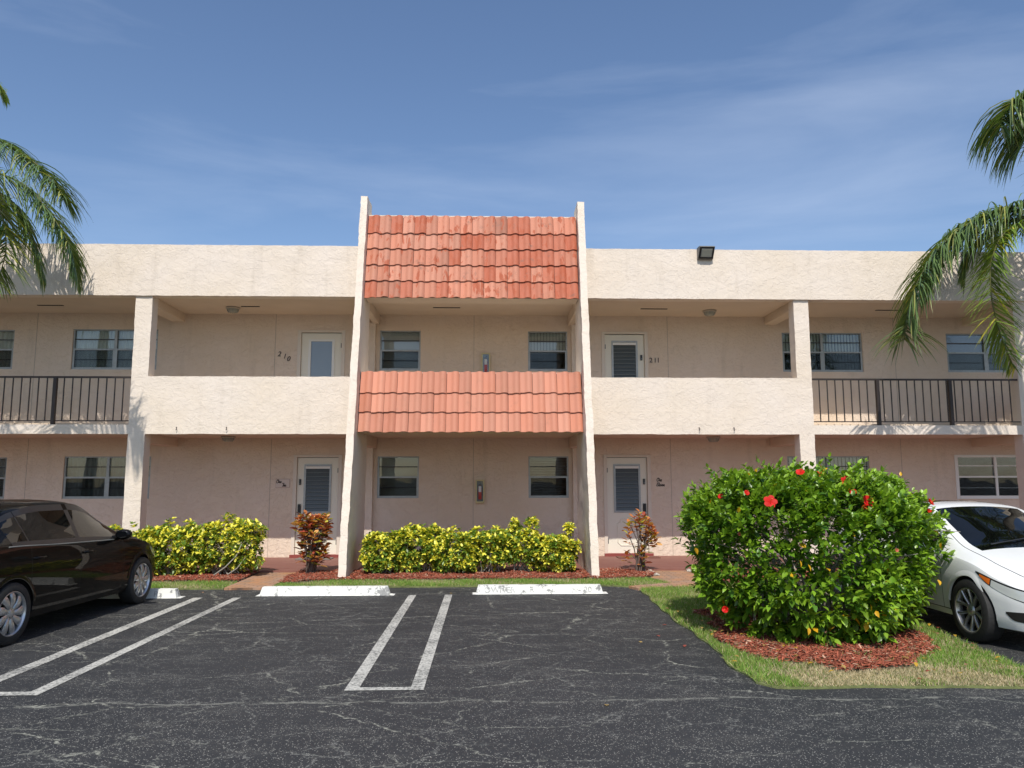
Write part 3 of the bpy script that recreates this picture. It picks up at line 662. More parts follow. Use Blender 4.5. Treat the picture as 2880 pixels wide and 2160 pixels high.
# extinguisher cabinets
def cabinet(x, z, label, dark):
    t = empty('extinguisher_cabinet', (x, WY, z)); tag(t, label, 'fire extinguisher', 'fire extinguisher cabinets on the wall')
    w, h, d = .095, .25, .10; f = MB(); yel = simple('cabinet_cream_plastic', (.60, .52, .27), .45)
    f.box(-w, -w+.028, -d, 0, -h, h); f.box(w-.028, w, -d, 0, -h, h); f.box(-w+.028, w-.028, -d, 0, h-.03, h); f.box(-w+.028, w-.028, -d, 0, -h, -h+.04)
    f.build('cabinet_frame', yel, t, bevel=.008); MB().box(-w+.028, w-.028, -.012, -.004, -h+.04, h-.03).build('cabinet_back', simple('cabinet_inner', (.16, .15, .12), .7), t)
    b = MB().lathe([(0, -.17), (.040, -.165), (.045, -.15), (.045, .05), (.032, .09), (.014, .105), (.014, .13), (0, .13)], 'z', (0, -.055, 0), 24).build('extinguisher', simple('extinguisher_red', (.42, .02, .02), .3, coat=.5), t, smooth=40)
    MB().tube([(0, -.055, .125), (0, -.075, .16), (.02, -.08, .185)], .010, 8).box(-.03, .03, -.07, -.045, .13, .15).build('valve', M_BLK, b)
    MB().tube([(.02, -.06, .14), (.045, -.075, .10), (.050, -.075, 0), (.048, -.07, -.09)], .008, 8).build('hose', M_BLK, b, smooth=60)
    MB().box(-.028, .026, -.1055, -.1035, -.01, .11).build('inspection_card', simple('card_paper', (.62, .63, .62), .6), b)
    MB().box(-w+.028, w-.028, -.09, -.088, -h+.04, h-.03).build('pane', M_GLASS, t)
cabinet(.146, 1.44, 'cream framed fire extinguisher cabinet on the ground floor wall', True)
cabinet(.262, 4.19, 'cream framed fire extinguisher cabinet on the upper wall above the lower tiles', True)
# numbers and signs
M_NUM = simple('bronze_numeral', (.035, .018, .015), .4, .4)
def numeral(par, s, x, z, size, shear=0):
    me = textmesh(s, size, .006, shear); me.materials.clear(); me.materials.append(M_NUM); o = bpy.data.objects.new('numeral', me); link(o, par)
    o.location = (x, -.008, z); o.rotation_euler = (R(90), 0, 0)
t = empty('house_number', (-4.12, WY, 4.33)); tag(t, 'dark metal numerals 210 stepping down the upper wall left of its door', 'house number')
for s, dx, dz in (('2', -.155, .03), ('1', -.04, -.02), ('0', .045, -.075)): numeral(t, s, dx, dz, .155, .25)
t = empty('house_number', (4.0, WY, 4.31)); tag(t, 'dark metal numerals 211 in a level row on the upper wall', 'house number')
for s, dx in (('2', -.13), ('1', -.035), ('1', .035)): numeral(t, s, dx, -.055, .15, 0)
GL = {'e': (.75, [[(0, .4), (.45, .55), (.5, .9), (.25, 1), (.05, .6), (.15, .1), (.45, 0), (.75, .25)]]),
      'n': (.9, [[(0, .3), (.15, 1), (.13, 0), (.2, .7), (.45, 1), (.6, .8), (.58, .2), (.7, 0), (.9, .25)]]),
      'l': (.5, [[(0, .3), (.35, 1.6), (.3, 2), (.12, 1.7), (.12, .3), (.25, 0), (.5, .25)]]),
      'v': (.85, [[(0, .8), (.12, 1), (.25, .2), (.35, 0), (.6, .6), (.65, 1), (.85, .9)]]),
      'O': (1.35, [[(.6, 2), (.1, 1.6), (0, .8), (.3, 0), (.9, .1), (1.15, 1), (.9, 1.8), (.5, 1.9), (.4, 1.5), (1.1, 1.55), (1.35, 1.75)]]),
      'T': (1.0, [[(.1, 1.5), (.1, 1.8), (.4, 1.9), (1.35, 1.95)], [(.8, 1.95), (.7, .8), (.5, .05), (.2, .15)]]),
      'E': (1.1, [[(1, 1.7), (.7, 2), (.35, 1.8), (.4, 1.3), (.7, 1.15), (.2, .9), (.1, .3), (.5, 0), (1, .3)]])}
def catmull(p, n=5):
    p = [Vector((*q, 0)) for q in p]; p = [p[0]]+p+[p[-1]]; out = []
    for i in range(1, len(p)-2):
        for k in range(n):
            t = k/n; a, b, c, d = p[i-1:i+3]; out.append(.5*((2*b)+(-a+c)*t+(2*a-5*b+4*c-d)*t*t+(-a+3*b-3*c+d)*t**3))
    return out+[p[-2]]
def script(par, word, x, z, h, y=-.006):
    mb = MB(); cx = 0
    for ch in word:
        adv, strokes = GL[ch]
        for st in strokes: mb.tube([(x+(q.x+cx+q.y*.22)*h, y, z+q.y*h) for q in catmull(st)], .0055, 5)
        cx += adv
    mb.build('lettering', M_NUM, par)
t = empty('house_sign', (-4.06, WY, 1.62)); tag(t, 'pale plaque with dark script reading One Ten beside the ground floor door', 'house sign')
pl = MB().box(-.145, .145, -.014, 0, -.09, .085).build('plaque', simple('plaque_paint', (.66, .55, .47), .6), t, bevel=.004)
MB().box(-.150, .150, -.008, -.001, -.097, .092).build('plaque_edge', simple('plaque_edge', (.40, .25, .20), .6), t)
script(t, 'One', -.135, .005, .036, -.018); script(t, 'Ten', -.02, -.07, .036, -.018)
t = empty('house_sign', (4.09, WY, 1.63)); tag(t, 'dark script words One Eleven fixed directly to the wall', 'house sign')
script(t, 'One', -.12, .02, .038); script(t, 'Eleven', -.13, -.085, .038)
# small spigot on right fin/parapet joint, door mats
dm = tag(MB().box(-3.62, -2.9, 1.12, 1.52, .069, .085).build('doormat', simple('grey_mat', (.19, .17, .15), .95, var=.3, vscale=40, bump=.6), bevel=.004), 'grey woven doormat before the One Ten door', 'doormat')
dm = tag(MB().box(3.02, 3.90, 1.15, 1.50, .069, .085).build('doormat', simple('red_brown_mat', (.17, .07, .05), .95, var=.3, vscale=40, bump=.6), bevel=.004), 'thin dark red doormat before the One Eleven door', 'doormat')
# ================================================================= WHEEL STOPS
def wheel_stop(xc, y, L, label, text):
    t = empty('wheel_stop', (xc, y, 0)); tag(t, label, 'wheel stop', 'concrete wheel stops at the head of the stalls')
    w0, w1, h = .085, .055, .125; mb = MB(); e = .035
    l = L/2; V = [(-l, -w0, 0), (l, -w0, 0), (l, w0, 0), (-l, w0, 0), (-l+e, -w1, h), (l-e, -w1, h), (l-e, w1, h), (-l+e, w1, h), (-l+.005, -w0+.003, .03), (l-.005, -w0+.003, .03)]
    mb.add(V[:8], [(0, 3, 2, 1), (4, 5, 6, 7), (0, 1, 5, 4), (1, 2, 6, 5), (2, 3, 7, 6), (3, 0, 4, 7)])
    rough(mb, .05, .003, 6).build('concrete_block', M_STOP, t, smooth=50)
    sp = MB(); n = 40; vs = []
    for i in range(n+1): x = -l-.05+(L+.12)*i/n; vs += [(x, -w0-.02-.018*abs(mnoise.noise(Vector((x*5, y, xc)))), .0035), (x, w0+.02, .0035)]
    sp.add(vs, [(2*i, 2*i+2, 2*i+3, 2*i+1) for i in range(n)]); sp.build('paint_overspray', M_STOP, t)
    for s, dx, sz in text:
        me = textmesh(s, sz, .0015); me.materials.clear(); me.materials.append(M_LETTER); o = bpy.data.objects.new('lettering', me); link(o, t)
        an = math.atan2(h, w0-w1); o.location = (dx, -w0+.030*(w0-w1)/h-.005, .022); o.rotation_euler = (an, 0, 0)
wheel_stop(-2.085, -3.25, 1.90, 'chipped white wheel stop between the black car and the middle line pair', [])
wheel_stop(1.085, -3.20, 1.90, 'white wheel stop with faded stencilled letters right of the middle line pair', [('OWNER', -.83, .125), ('20', .66, .12)])
wheel_stop(-5.12, -3.40, 1.90, 'white wheel stop half hidden by the front of the black car', [('R', .62, .12)])
wheel_stop(6.35, -3.1, 1.90, 'white wheel stop behind the white car', [])

# ================================================================= CARS
def pch(tab, s):
    xs = [t[0] for t in tab]; ys = [t[1] for t in tab]; n = len(xs)
    if s <= xs[0]: return ys[0]
    if s >= xs[-1]: return ys[-1]
    i = max(k for k in range(n-1) if xs[k] <= s)
    d = [(ys[k+1]-ys[k])/(xs[k+1]-xs[k]) for k in range(n-1)]
    def m(k):
        if k == 0: return d[0]
        if k == n-1: return d[-1]
        return 0 if d[k-1]*d[k] <= 0 else 2*d[k-1]*d[k]/(d[k-1]+d[k])
    h = xs[i+1]-xs[i]; t = (s-xs[i])/h
    return (2*t**3-3*t*t+1)*ys[i]+(t**3-2*t*t+t)*h*m(i)+(-2*t**3+3*t*t)*ys[i+1]+(t**3-t*t)*h*m(i+1)
def paint(name, col, rough=.12, coat=1):
    m, nt, b = newmat(name); b.inputs['Base Color'].default_value = (*col, 1); b.inputs['Roughness'].default_value = .5
    b.inputs['Coat Weight'].default_value = coat; b.inputs['Coat Roughness'].default_value = .03; b.inputs['Specular IOR Level'].default_value = .05
    g = nt.nodes.new('ShaderNodeNewGeometry'); n = N(nt, 'ShaderNodeTexNoise', Scale=35.0, Detail=6.0, Roughness=.7); nt.links.new(g.outputs['Position'], n.inputs['Vector'])
    nt.links.new(ramp(nt, n.outputs[0], .45, .8, .01, .04), b.inputs['Coat Roughness'])
    sep = N(nt, 'ShaderNodeSeparateXYZ'); nt.links.new(g.outputs['Position'], sep.inputs[0])
    n2 = N(nt, 'ShaderNodeTexNoise', Scale=5.0, Detail=6.0); nt.links.new(g.outputs['Position'], n2.inputs['Vector'])
    dust = mathn(nt, 'MULTIPLY', ramp(nt, sep.outputs[2], .5, .15, 0, .12), n2.outputs[0])   # road dust that has settled low on the sills
    nt.links.new(mixc(nt, dust, col, (.20, .17, .14)), b.inputs['Base Color'])
    return m
M_TYRE = simple('tyre_rubber', (.018, .018, .018), .75, var=.3, vscale=30)
M_CGLASS = simple('car_glass_tinted', (.002, .0022, .0025), .01, spec=.45)
M_ARCH = simple('wheel_housing', (.006, .006, .006), .95)
M_RIMS = simple('wheel_silver', (.52, .53, .54), .28, .75); M_RIMD = simple('wheel_machined_grey', (.40, .39, .37), .3, .75)
M_CHROME = simple('chrome', (.6, .6, .6), .08, 1)
class Car:
    def __init__(s, P): s.P = P
    def sec(s, x):
        P = s.P; hw = pch(P['hw'], x); zb = pch(P['zb'], x); zt = pch(P['zt'], x); we = pch(P['we'], x); ze = pch(P['ze'], x); zu = pch(P['zu'], x)
        ze = max(ze, zb+.012); zt = max(zt, ze+.008); g = ze-zb; k = min(1, g/.2); wb = hw*.955
        def L(f): return (wb-.012+(we-wb+.012)*f*(1-.10*(1-f)*k) if True else 0, zb+.02*k+(ze-zb-.02*k)*f)
        mid = min(.42, zu+(zb-zu)*.4)
        rows = [(0, zu), (hw*.80, zu), (hw*.935, zu+.03), (hw*.975, zu+.10), (hw*.985, mid*.85+.1*zu), (hw*.998, zu+(zb-zu)*.62), (hw*.999, zu+(zb-zu)*.74), (hw*.985, zu+(zb-zu)*.83), (hw*.972, zb-.03), (wb, zb)]
        f0, f1 = .07*k+.02, 1-(.16 if g > .15 else .1)
        for f in (f0, f0+(f1-f0)*.25, f0+(f1-f0)*.5, f0+(f1-f0)*.75, f1): rows.append(L(f))
        rows.append((we, ze)); c = zt-ze
        for q, r in ((.93, .30), (.82, .52), (.66, .72), (.48, .87), (.28, .96), (.12, .995)): rows.append((we*q, ze+c*r))
        rows.append((0, zt)); return rows
    def pos(s, x, y, z):
        P = s.P; hw = pch(P['hw'], 0); q = (abs(y)/hw)**2.4
        wf = min(1, max(0, (x-P['fb0'])/(P['fb1']-P['fb0']))); wr = min(1, max(0, (-x-P['rb0'])/(P['rb1']-P['rb0'])))
        return (x-P['fb']*q*wf*wf*(3-2*wf)-P.get('ws', 0)*(abs(y)/hw)**2*max(0, min(1, (z-.85)/.2))*(1 if x > .2 else 0)*min(1, max(0, (x-.2)/.4))+P['rb']*q*wr*wr*(3-2*wr), y, z)
    def side(s, x, z, off=0, sgn=1):
        r = s.sec(x); y = None
        for a, b in zip(r[2:10], r[3:11]):
            if a[1] <= z <= b[1]: y = a[0]+(b[0]-a[0])*(z-a[1])/max(1e-6, b[1]-a[1])
        if y is None: y = r[9][0] if z > r[9][1] else r[3][0]
        return s.pos(x, sgn*(y+off), z)
    def build(s, root, body_mat, doors, glass_ranges, stations, name_door='door'):
        P = s.P; xs = sorted(set(stations)); S = [s.sec(x) for x in xs]; nr = len(S[0]); V = []; F = []; MI = []
        for x, rows in zip(xs, S):
            for (y, z) in rows: V.append(s.pos(x, y, z))
            for (y, z) in rows[1:-1][::-1]: V.append(s.pos(x, -y, z))
        m = 2*nr-2; ns = len(xs)
        # 0 body 1 glass side 2 windshield 3 rear glass 4 gap 5 arch 6 pillar black 7.. doors
        def cls(xm, r, hgt):
            if r in (9, 10, 11, 12, 13, 14):
                pass
            for a, b, kind in glass_ranges:
                if a < xm < b:
                    if kind == 'side' and 10 <= r <= 13 and hgt > .165: return 1
                    if kind == 'side' and 9 <= r <= 14 and hgt > .09: return 6 if (r in (9, 14) or hgt <= .165) and not P.get('light') else (6 if hgt <= .165 and 10 <= r <= 13 else 0)
                    if kind == 'pillar' and 9 <= r <= 13 and hgt > .10: return 6
                    if kind == 'wind' and r >= P.get('wr0', 16): return 2
                    if kind == 'rear' and r >= 16: return 3
            for a, b in P['gaps']:
                if a < xm < b and 3 <= r <= 9: return 4
            for i, (a, b) in enumerate(doors):
                if a < xm < b and 3 <= r <= 9: return 7+i
            if 'hood_gap' in P and r == 15 and P['hood_gap'][0] < xm < P['hood_gap'][1]: return 0
            return 0
        for i in range(ns-1):
            xm = (xs[i]+xs[i+1])/2; hgt = (pch(P['ze'], xm)-pch(P['zb'], xm))
            for k in range(m):
                r = k if k < nr-1 else m-1-k; a, b = i*m+k, i*m+(k+1) % m
                F.append((a, b, b+m, a+m)); MI.append(cls(xm, r, hgt))
        F.append(tuple(range(m))[::-1]); MI.append(0); F.append(tuple(range((ns-1)*m, ns*m))); MI.append(0)
        me = bpy.data.meshes.new('shell'); me.from_pydata(V, [], F)
        for _ in range(7+len(doors)): me.materials.append(body_mat)
        me.polygons.foreach_set('material_index', MI)
        bm = bmesh.new(); bm.from_mesh(me); bmesh.ops.recalc_face_normals(bm, faces=bm.faces)
        # panel gaps: sink the middle ring of each groove a little
        bm.to_mesh(me); bm.free()
        ob = bpy.data.objects.new('shell', me); COL.objects.link(ob); cuts = []
        for wx in P['wheels']:
            for sg in (-1, 1):
                c = MB(); y0, y1 = sorted((sg*(P['half']-.27), sg*(P['half']+.12)))
                vs = []; n = 56
                for yy in (y0, y1): vs += [(wx+P['archr']*math.cos(2*math.pi*k/n), yy, P['wr']+P['archr']*math.sin(2*math.pi*k/n)) for k in range(n)]
                c.add(vs, [tuple(range(n))[::-1], tuple(range(n, 2*n))]+[(k, (k+1) % n, n+(k+1) % n, n+k) for k in range(n)], 5)
                co = c.build('cut', [body_mat]*6); cuts.append(co); md = ob.modifiers.new('b', 'BOOLEAN'); md.object = co; md.operation = 'DIFFERENCE'; md.solver = 'EXACT'
                md.material_mode = 'INDEX'
        dg = bpy.context.evaluated_depsgraph_get(); res = bpy.data.meshes.new_from_object(ob.evaluated_get(dg))
        bpy.data.objects.remove(ob)
        for c in cuts: bpy.data.objects.remove(c)
        mats = {0: body_mat, 1: M_CGLASS, 2: M_CGLASS, 3: M_CGLASS, 4: M_ARCH, 5: M_ARCH, 6: M_BLK}
        def piece(name, ids, parent, sgn=None):
            bm = bmesh.new(); bm.from_mesh(res); order = []
            kill = [f for f in bm.faces if f.material_index not in ids or (sgn and f.calc_center_median().y*sgn < 0)]
            bmesh.ops.delete(bm, geom=kill, context='FACES'); me2 = bpy.data.meshes.new(name)
            for f in bm.faces:
                mt = mats.get(f.material_index, body_mat)
                if mt not in order: order.append(mt)
                f.material_index = order.index(mt); f.smooth = True
            bm.to_mesh(me2); bm.free()
            if not len(me2.polygons): return None
            for mt in order: me2.materials.append(mt)
            me2.set_sharp_from_angle(angle=R(32)); o = bpy.data.objects.new(name, me2); return link(o, parent)
        out = {'body': piece('body', {0, 4, 5, 6}, root)}
        for sg in (-1, 1):
            out['win%d' % sg] = piece('side_window', {1}, root, sg)
            for i in range(len(doors)): out['door%d%d' % (i, sg)] = piece('door', {7+i}, root, sg)
        piece('windscreen', {2}, root); piece('rear_window', {3}, root)
        # arch lips
        for wx in P['wheels']:
            for sg in (-1, 1):
                lip = MB(); vs = []; n = 40
                for k in range(n+1):
                    an = R(-12)+R(204)*k/n
                    for rr, of in ((P['archr']-.004, -.012), (P['archr']-.002, .006), (P['archr']+.022, .007), (P['archr']+.055, -.001)):
                        x, z = wx+rr*math.cos(an), P['wr']+rr*math.sin(an); z = max(z, P['zu'][0][1]+.05)
                        vs.append(s.side(x, z, of, sg))
                fs = [(4*k+j, 4*k+j+1, 4*k+j+5, 4*k+j+4) for k in range(n) for j in range(3)]
                lip.add(vs, fs); lip.build('arch_lip', body_mat, out['body'], smooth=50)
        bpy.data.meshes.remove(res); return out
def wheel(root, x, y, r, sgn, style, rimmat, w=.20):
    """outer face looks along sgn*Y"""
    T = MB(); h = w/2; ri = r*.70
    prof = [(ri, -h*.9), (ri+.01, -h), (r-.035, -h), (r-.008, -h*.86), (r, -h*.6), (r, h*.6), (r-.008, h*.86), (r-.035, h), (ri+.01, h), (ri, h*.9)]
    T.lathe(prof, 'y', (0, 0, 0), 56, closed=True)
    t = T.build('wheel', M_TYRE, root, smooth=40); t.location = (x, y, r)
    rm = MB(); o = sgn*h
    rm.lathe([(ri+.004, o*.55), (ri+.006, o*.93), (ri-.004, o*.96), (ri-.012, o*.88), (ri-.02, o*.3)], 'y', (0, 0, 0), 56)
    nsp = 9 if style == 'cap' else 10
    for k in range(nsp):
        if style == 'cap': an = 2*math.pi*k/nsp; w0, w1, tw = .018, .043, .13
        else: an = 2*math.pi*(k//2)/5+(.20 if k % 2 else -.20); w0, w1, tw = .014, .017, (.16 if k % 2 else -.16)
        vs = []; m = 6
        for j in range(m+1):
            q = j/m; rr = .045+(ri-.052)*q
            ww = w0+(w1-w0)*q if style == 'alloy' else (w0+(w1-w0)*math.sin(min(1, q*1.25)*math.pi*.5))*(1 if q < .85 else 1-.5*(q-.85)/.15)
            a2 = an+tw*(q*q if style == 'cap' else q-.5*0)
            c, s_ = math.cos(a2), math.sin(a2); yy = o*(.80+.14*math.sin(q*math.pi)) if style == 'cap' else o*(.62+.28*q)
            for u, dy in ((-ww, -.010*sgn), (-ww*.55, 0), (ww*.55, 0), (ww, -.010*sgn), (ww*.9, -.03*sgn), (-ww*.9, -.03*sgn)):
                vs.append((c*rr-s_*u, yy+dy, s_*rr+c*u))
        fs = [(6*j+i, 6*j+(i+1) % 6, 6*j+6+(i+1) % 6, 6*j+6+i) for j in range(m) for i in range(6)]; rm.add(vs, fs)
    rm.lathe([(0, o*.90), (.028, o*.90), (.05, o*.80), (.062, o*.62)], 'y', (0, 0, 0), 28)
    if style == 'cap': rm.lathe([(.035, o*.84), (.062, o*.80), (.07, o*.6)], 'y', (0, 0, 0), 28)
    rm.build('rim', rimmat, t, smooth=45)
    dk = MB().lathe([(0, o*.15), (ri-.01, o*.15)], 'y', (0, 0, 0), 32).build('brake_disc', M_ARCH, t)
    hubb = MB()
    for k in range(5):
        an = 2*math.pi*k/5+.3; hubb.lathe([(0, o*.86), (.007, o*.84), (.007, o*.6)], 'y', (.038*math.cos(an), 0, .038*math.sin(an)), 8)
    hubb.build('wheel_nut', M_BLK, t); return t
def mirror(root, x, y, z, sgn, mat, face=-1):
    mb = MB(); n, m = 16, 10; vs = []
    for i in range(m+1):
        ph = math.pi*i/m
        for k in range(n):
            th = 2*math.pi*k/n; sx = math.cos(ph); ry = math.sin(ph)
            cx = .085*abs(sx)**.8*(1 if sx > 0 else -.5); cy = .105*ry**.7*math.cos(th); cz = .068*ry**.7*math.sin(th)
            vs.append((x+cx*1.0, y+sgn*(.12)+cy, z+cz))
    fs = [(i*n+k, i*n+(k+1) % n, (i+1)*n+(k+1) % n, (i+1)*n+k) for i in range(m) for k in range(n)]
    mb.add(vs, fs); mb.tube([(x+.02, y-sgn*.04, z-.05), (x+.015, y+sgn*.06, z-.035)], [.035, .03], 8)
    o = mb.build('door_mirror', mat, root, smooth=60)
    MB().lathe([(0, -.046), (.044, -.046), (.046, -.04)], 'z', (0, 0, 0), 24).build('mirror_glass', M_CGLASS, o).matrix_local = Matrix.Translation((x, y+sgn*.12, z)) @ Matrix.Rotation(R(90), 4, 'Y') @ Matrix.Diagonal((1, 1.6, 1, 1)); return o
def handle(root, car, x, z, sgn, mat):
    p = Vector(car.side(x, z, .028, sgn)); q = Vector(car.side(x, z, .0, sgn)); mb = MB()
    mb.tube([(p.x-.095, q.y+sgn*.0, p.z), (p.x-.085, p.y-sgn*.004, p.z), (p.x-.03, p.y+sgn*.004, p.z), (p.x+.04, p.y+sgn*.003, p.z), (p.x+.085, p.y-sgn*.006, p.z), (p.x+.095, q.y, p.z)], [.012, .014, .016, .016, .014, .011], 10)
    o = mb.build('door_handle', mat, root, smooth=60)
    c = MB(); vs = [(q.x, q.y+sgn*.003, q.z-.004)]; n = 20
    for k in range(n):
        an = 2*math.pi*k/n; s_ = Vector(car.side(x+.075*math.cos(an), z-.004+.036*math.sin(an), .0025, sgn)); vs.append(tuple(s_))
    c.add(vs, [(0, 1+k, 1+(k+1) % n) for k in range(n)]); c.build('handle_recess', mat if mat is not None else M_BLK, o, smooth=60)
def sidepatch(car, name, parent, mat, up_, lo_, sgn, off=.004, n=18, mrows=6):
    xs0, xs1 = up_[0][0], up_[-1][0]; vs = []
    for i in range(n+1):
        x = xs0+(xs1-xs0)*i/n; a = pch(lo_, x); b = pch(up_, x)
        for j in range(mrows+1): vs.append(car.side(x, a+(b-a)*j/mrows, off, sgn))
    k = mrows+1; fs = [(i*k+j, (i+1)*k+j, (i+1)*k+j+1, i*k+j+1) for i in range(n) for j in range(mrows)]
    return MB().add(vs, fs).build(name, mat, parent, smooth=60)
def lin(a, b, st): n = max(1, int(round((b-a)/st))); return [a+(b-a)*i/n for i in range(n+1)]
def strip_along(car, xs, row, sgn, w, off, name, mat, parent):
    mb = MB(); pts = []
    for x in xs:
        y, z = car.sec(x)[row]; pts.append(car.pos(x, sgn*(y+off), z))
    return mb.tube(pts, w, 6).build(name, mat, parent, smooth=60)

# -- black compact saloon, nose to the building
bp_ = dict(
    hw=[(-2.32, .70), (-2.22, .80), (-1.9, .865), (-1.2, .885), (0, .888), (1.3, .882), (1.8, .86), (2.1, .80), (2.25, .70), (2.31, .60)],
    zb=[(-2.32, .93), (-2.1, 1.00), (-1.5, 1.0), (-.6, .965), (.3, .935), (.95, .915), (1.5, .84), (2.0, .72), (2.2, .62), (2.31, .52)],
    ze=[(-2.32, .96), (-2.15, 1.045), (-1.85, 1.08), (-1.45, 1.23), (-1.05, 1.35), (-.6, 1.405), (-.1, 1.405), (.22, 1.36), (.6, 1.20), (.95, 1.02), (1.12, .955), (1.5, .87), (2.0, .75), (2.2, .65), (2.31, .55)],
    zt=[(-2.32, .97), (-2.15, 1.07), (-1.85, 1.10), (-1.55, 1.22), (-1.1, 1.40), (-.6, 1.455), (-.15, 1.462), (.22, 1.43), (.6, 1.28), (.95, 1.12), (1.2, 1.00), (1.6, .945), (2.0, .84), (2.2, .72), (2.31, .58)],
    we=[(-2.32, .60), (-1.9, .70), (-1.5, .62), (-1.0, .595), (-.3, .60), (.3, .61), (.7, .66), (1.0, .73), (1.3, .76), (1.9, .70), (2.2, .60), (2.31, .5)],
    zu=[(-2.32, .34), (-2.1, .22), (-1.0, .185), (1.8, .185), (2.15, .20), (2.31, .26)],
    fb=.30, fb0=1.3, fb1=2.31, rb=.22, rb0=1.5, rb1=2.32, ws=.13, gaps=[(.86, .868), (-.13, -.122), (-1.055, -1.047)], wheels=(1.37, -1.33), half=.885, archr=.352, wr=.318)
CB = empty('parked_car', (-5.425, -5.27, 0)); tag(CB, 'glossy black saloon car parked nose first toward the building', 'car', 'cars parked in the lot')
CB.rotation_euler = (0, 0, R(90-3.0))
car = Car(bp_); PB = paint('black_car_paint', (.002, .002, .002), .05, .42)
st = lin(-2.32, -2.1, .04)+lin(-2.1, 2.1, .07)+lin(2.1, 2.31, .03)+[.86, .868, -.13, -.122, -1.055, -1.047, -.17, -.09, .80, 1.15, -1.42, -1.04, -.98]
outp = car.build(CB, PB, [(-.122, .86), (-1.047, -.13)], [(-.09, .78, 'side'), (-1.02, -.17, 'side'), (-.17, -.09, 'pillar'), (-1.36, -1.08, 'side'), (-1.08, -1.02, 'pillar'), (.30, 1.13, 'wind'), (-1.85, -1.15, 'rear')], st)
for sg in (-1, 1):
    for wx in (1.37, -1.33): wheel(CB, wx, sg*.79, .318, sg, 'cap', M_RIMS)
    mirror(CB, .64, sg*.85, .99, sg, PB)
    handle(outp['door0%d' % sg], car, .02, .83, sg, PB); handle(outp['door1%d' % sg], car, -.93, .85, sg, PB)
    strip_along(car, lin(-1.40, .86, .1), 9, sg, .007, .004, 'window_sill_trim', M_ALUD, outp['body'])
    sidepatch(car, 'headlight', CB, simple('headlight_lens', (.35, .36, .37), .08, coat=1), [(1.72, .76), (2.22, .66)], [(1.72, .735), (1.9, .63), (2.22, .55)], sg)
    sidepatch(car, 'tail_light', CB, simple('tail_light_red', (.25, .01, .01), .1, coat=1), [(-2.25, .95), (-1.95, .96)], [(-2.25, .78), (-1.95, .86)], sg)

# -- white coupe, tail to the building
wp_ = dict(
    hw=[(-2.25, .66), (-2.1, .78), (-1.7, .85), (-1.0, .872), (0, .877), (1.2, .872), (1.7, .85), (2.0, .78), (2.18, .66), (2.26, .52)],
    zb=[(-2.25, .92), (-1.9, .99), (-1.2, .97), (-.4, .93), (.3, .89), (.9, .865), (1.3, .815), (1.8, .70), (2.1, .60), (2.26, .50)],
    ze=[(-2.25, .95), (-2.0, 1.04), (-1.6, 1.12), (-1.2, 1.24), (-.8, 1.325), (-.3, 1.355), (.05, 1.335), (.4, 1.22), (.8, 1.04), (1.05, .925), (1.3, .865), (1.6, .79), (1.8, .735), (2.1, .63), (2.26, .53)],
    zt=[(-2.25, .96), (-2.0, 1.05), (-1.7, 1.13), (-1.2, 1.30), (-.7, 1.40), (-.3, 1.415), (.05, 1.40), (.4, 1.29), (.8, 1.13), (1.2, .97), (1.4, .925), (1.8, .83), (2.1, .70), (2.26, .57)],
    we=[(-2.25, .55), (-1.8, .64), (-1.2, .58), (-.6, .585), (0, .60), (.4, .64), (.8, .69), (1.1, .74), (1.5, .74), (1.9, .66), (2.15, .52), (2.26, .42)],
    zu=[(-2.25, .32), (-2.0, .22), (-1.0, .185), (1.7, .18), (2.1, .18), (2.26, .22)],
    fb=.34, fb0=1.25, fb1=2.26, rb=.2, rb0=1.5, rb1=2.25, ws=.16, light=1, wr0=17, gaps=[(.845, .852), (-.52, -.513)], wheels=(1.31, -1.31), half=.875, archr=.355, wr=.322)
CW = empty('parked_car', (6.24, -5.52, 0)); tag(CW, 'white coupe with a sunroof parked behind the big hibiscus bush', 'car', 'cars parked in the lot')
CW.rotation_euler = (0, 0, R(-90))
car = Car(wp_); PW = paint('white_car_paint', (.74, .75, .74), .1)
st = lin(-2.25, -2.0, .04)+lin(-2.0, 2.0, .07)+lin(2.0, 2.26, .03)+[.845, .852, -.52, -.513, -.42, -.36, .84, 1.08, .21]
outp = car.build(CW, PW, [(-.513, .845)], [(-.36, .86, 'side'), (-1.15, -.42, 'side'), (-.42, -.36, 'pillar'), (.21, 1.24, 'wind'), (-1.7, -.95, 'rear')], st)
M_AMBER = simple('amber_reflector', (.75, .16, .02), .12, coat=1); M_LENS = simple('clear_lens', (.50, .52, .50), .06, coat=1); 
for sg in (-1, 1):
    for wx in (1.31, -1.31): wheel(CW, wx, sg*.775, .322, sg, 'alloy', M_RIMD, .21)
    mirror(CW, .62, sg*.85, .93, sg, PW); handle(outp['door0%d' % sg], car, -.36, .80, sg, PW)
    hl = sidepatch(car, 'headlight', CW, M_BLK, [(1.47, .742), (1.7, .705), (2.20, .585)], [(1.47, .73), (1.65, .655), (1.9, .575), (2.20, .46)], sg, .003)
    sidepatch(car, 'amber_lens', hl, M_AMBER, [(1.56, .716), (1.78, .680)], [(1.56, .695), (1.78, .622)], sg, .006)
    sidepatch(car, 'clear_lens', hl, M_LENS, [(1.80, .672), (2.18, .575)], [(1.80, .612), (2.18, .48)], sg, .006)
    sidepatch(car, 'fog_light_bezel', CW, M_BLK, [(1.98, .38), (2.2, .40)], [(1.98, .365), (2.06, .30), (2.2, .29)], sg, .004)
    strip_along(car, lin(.5, 2.05, .08), 16, sg, .0035, .0, 'bonnet_gap', M_ARCH, outp['body'])
    strip_along(car, lin(-2.0, 1.0, .08), 3, sg, .004, .001, 'sill_line', M_ARCH, outp['body'])
g_ = MB()
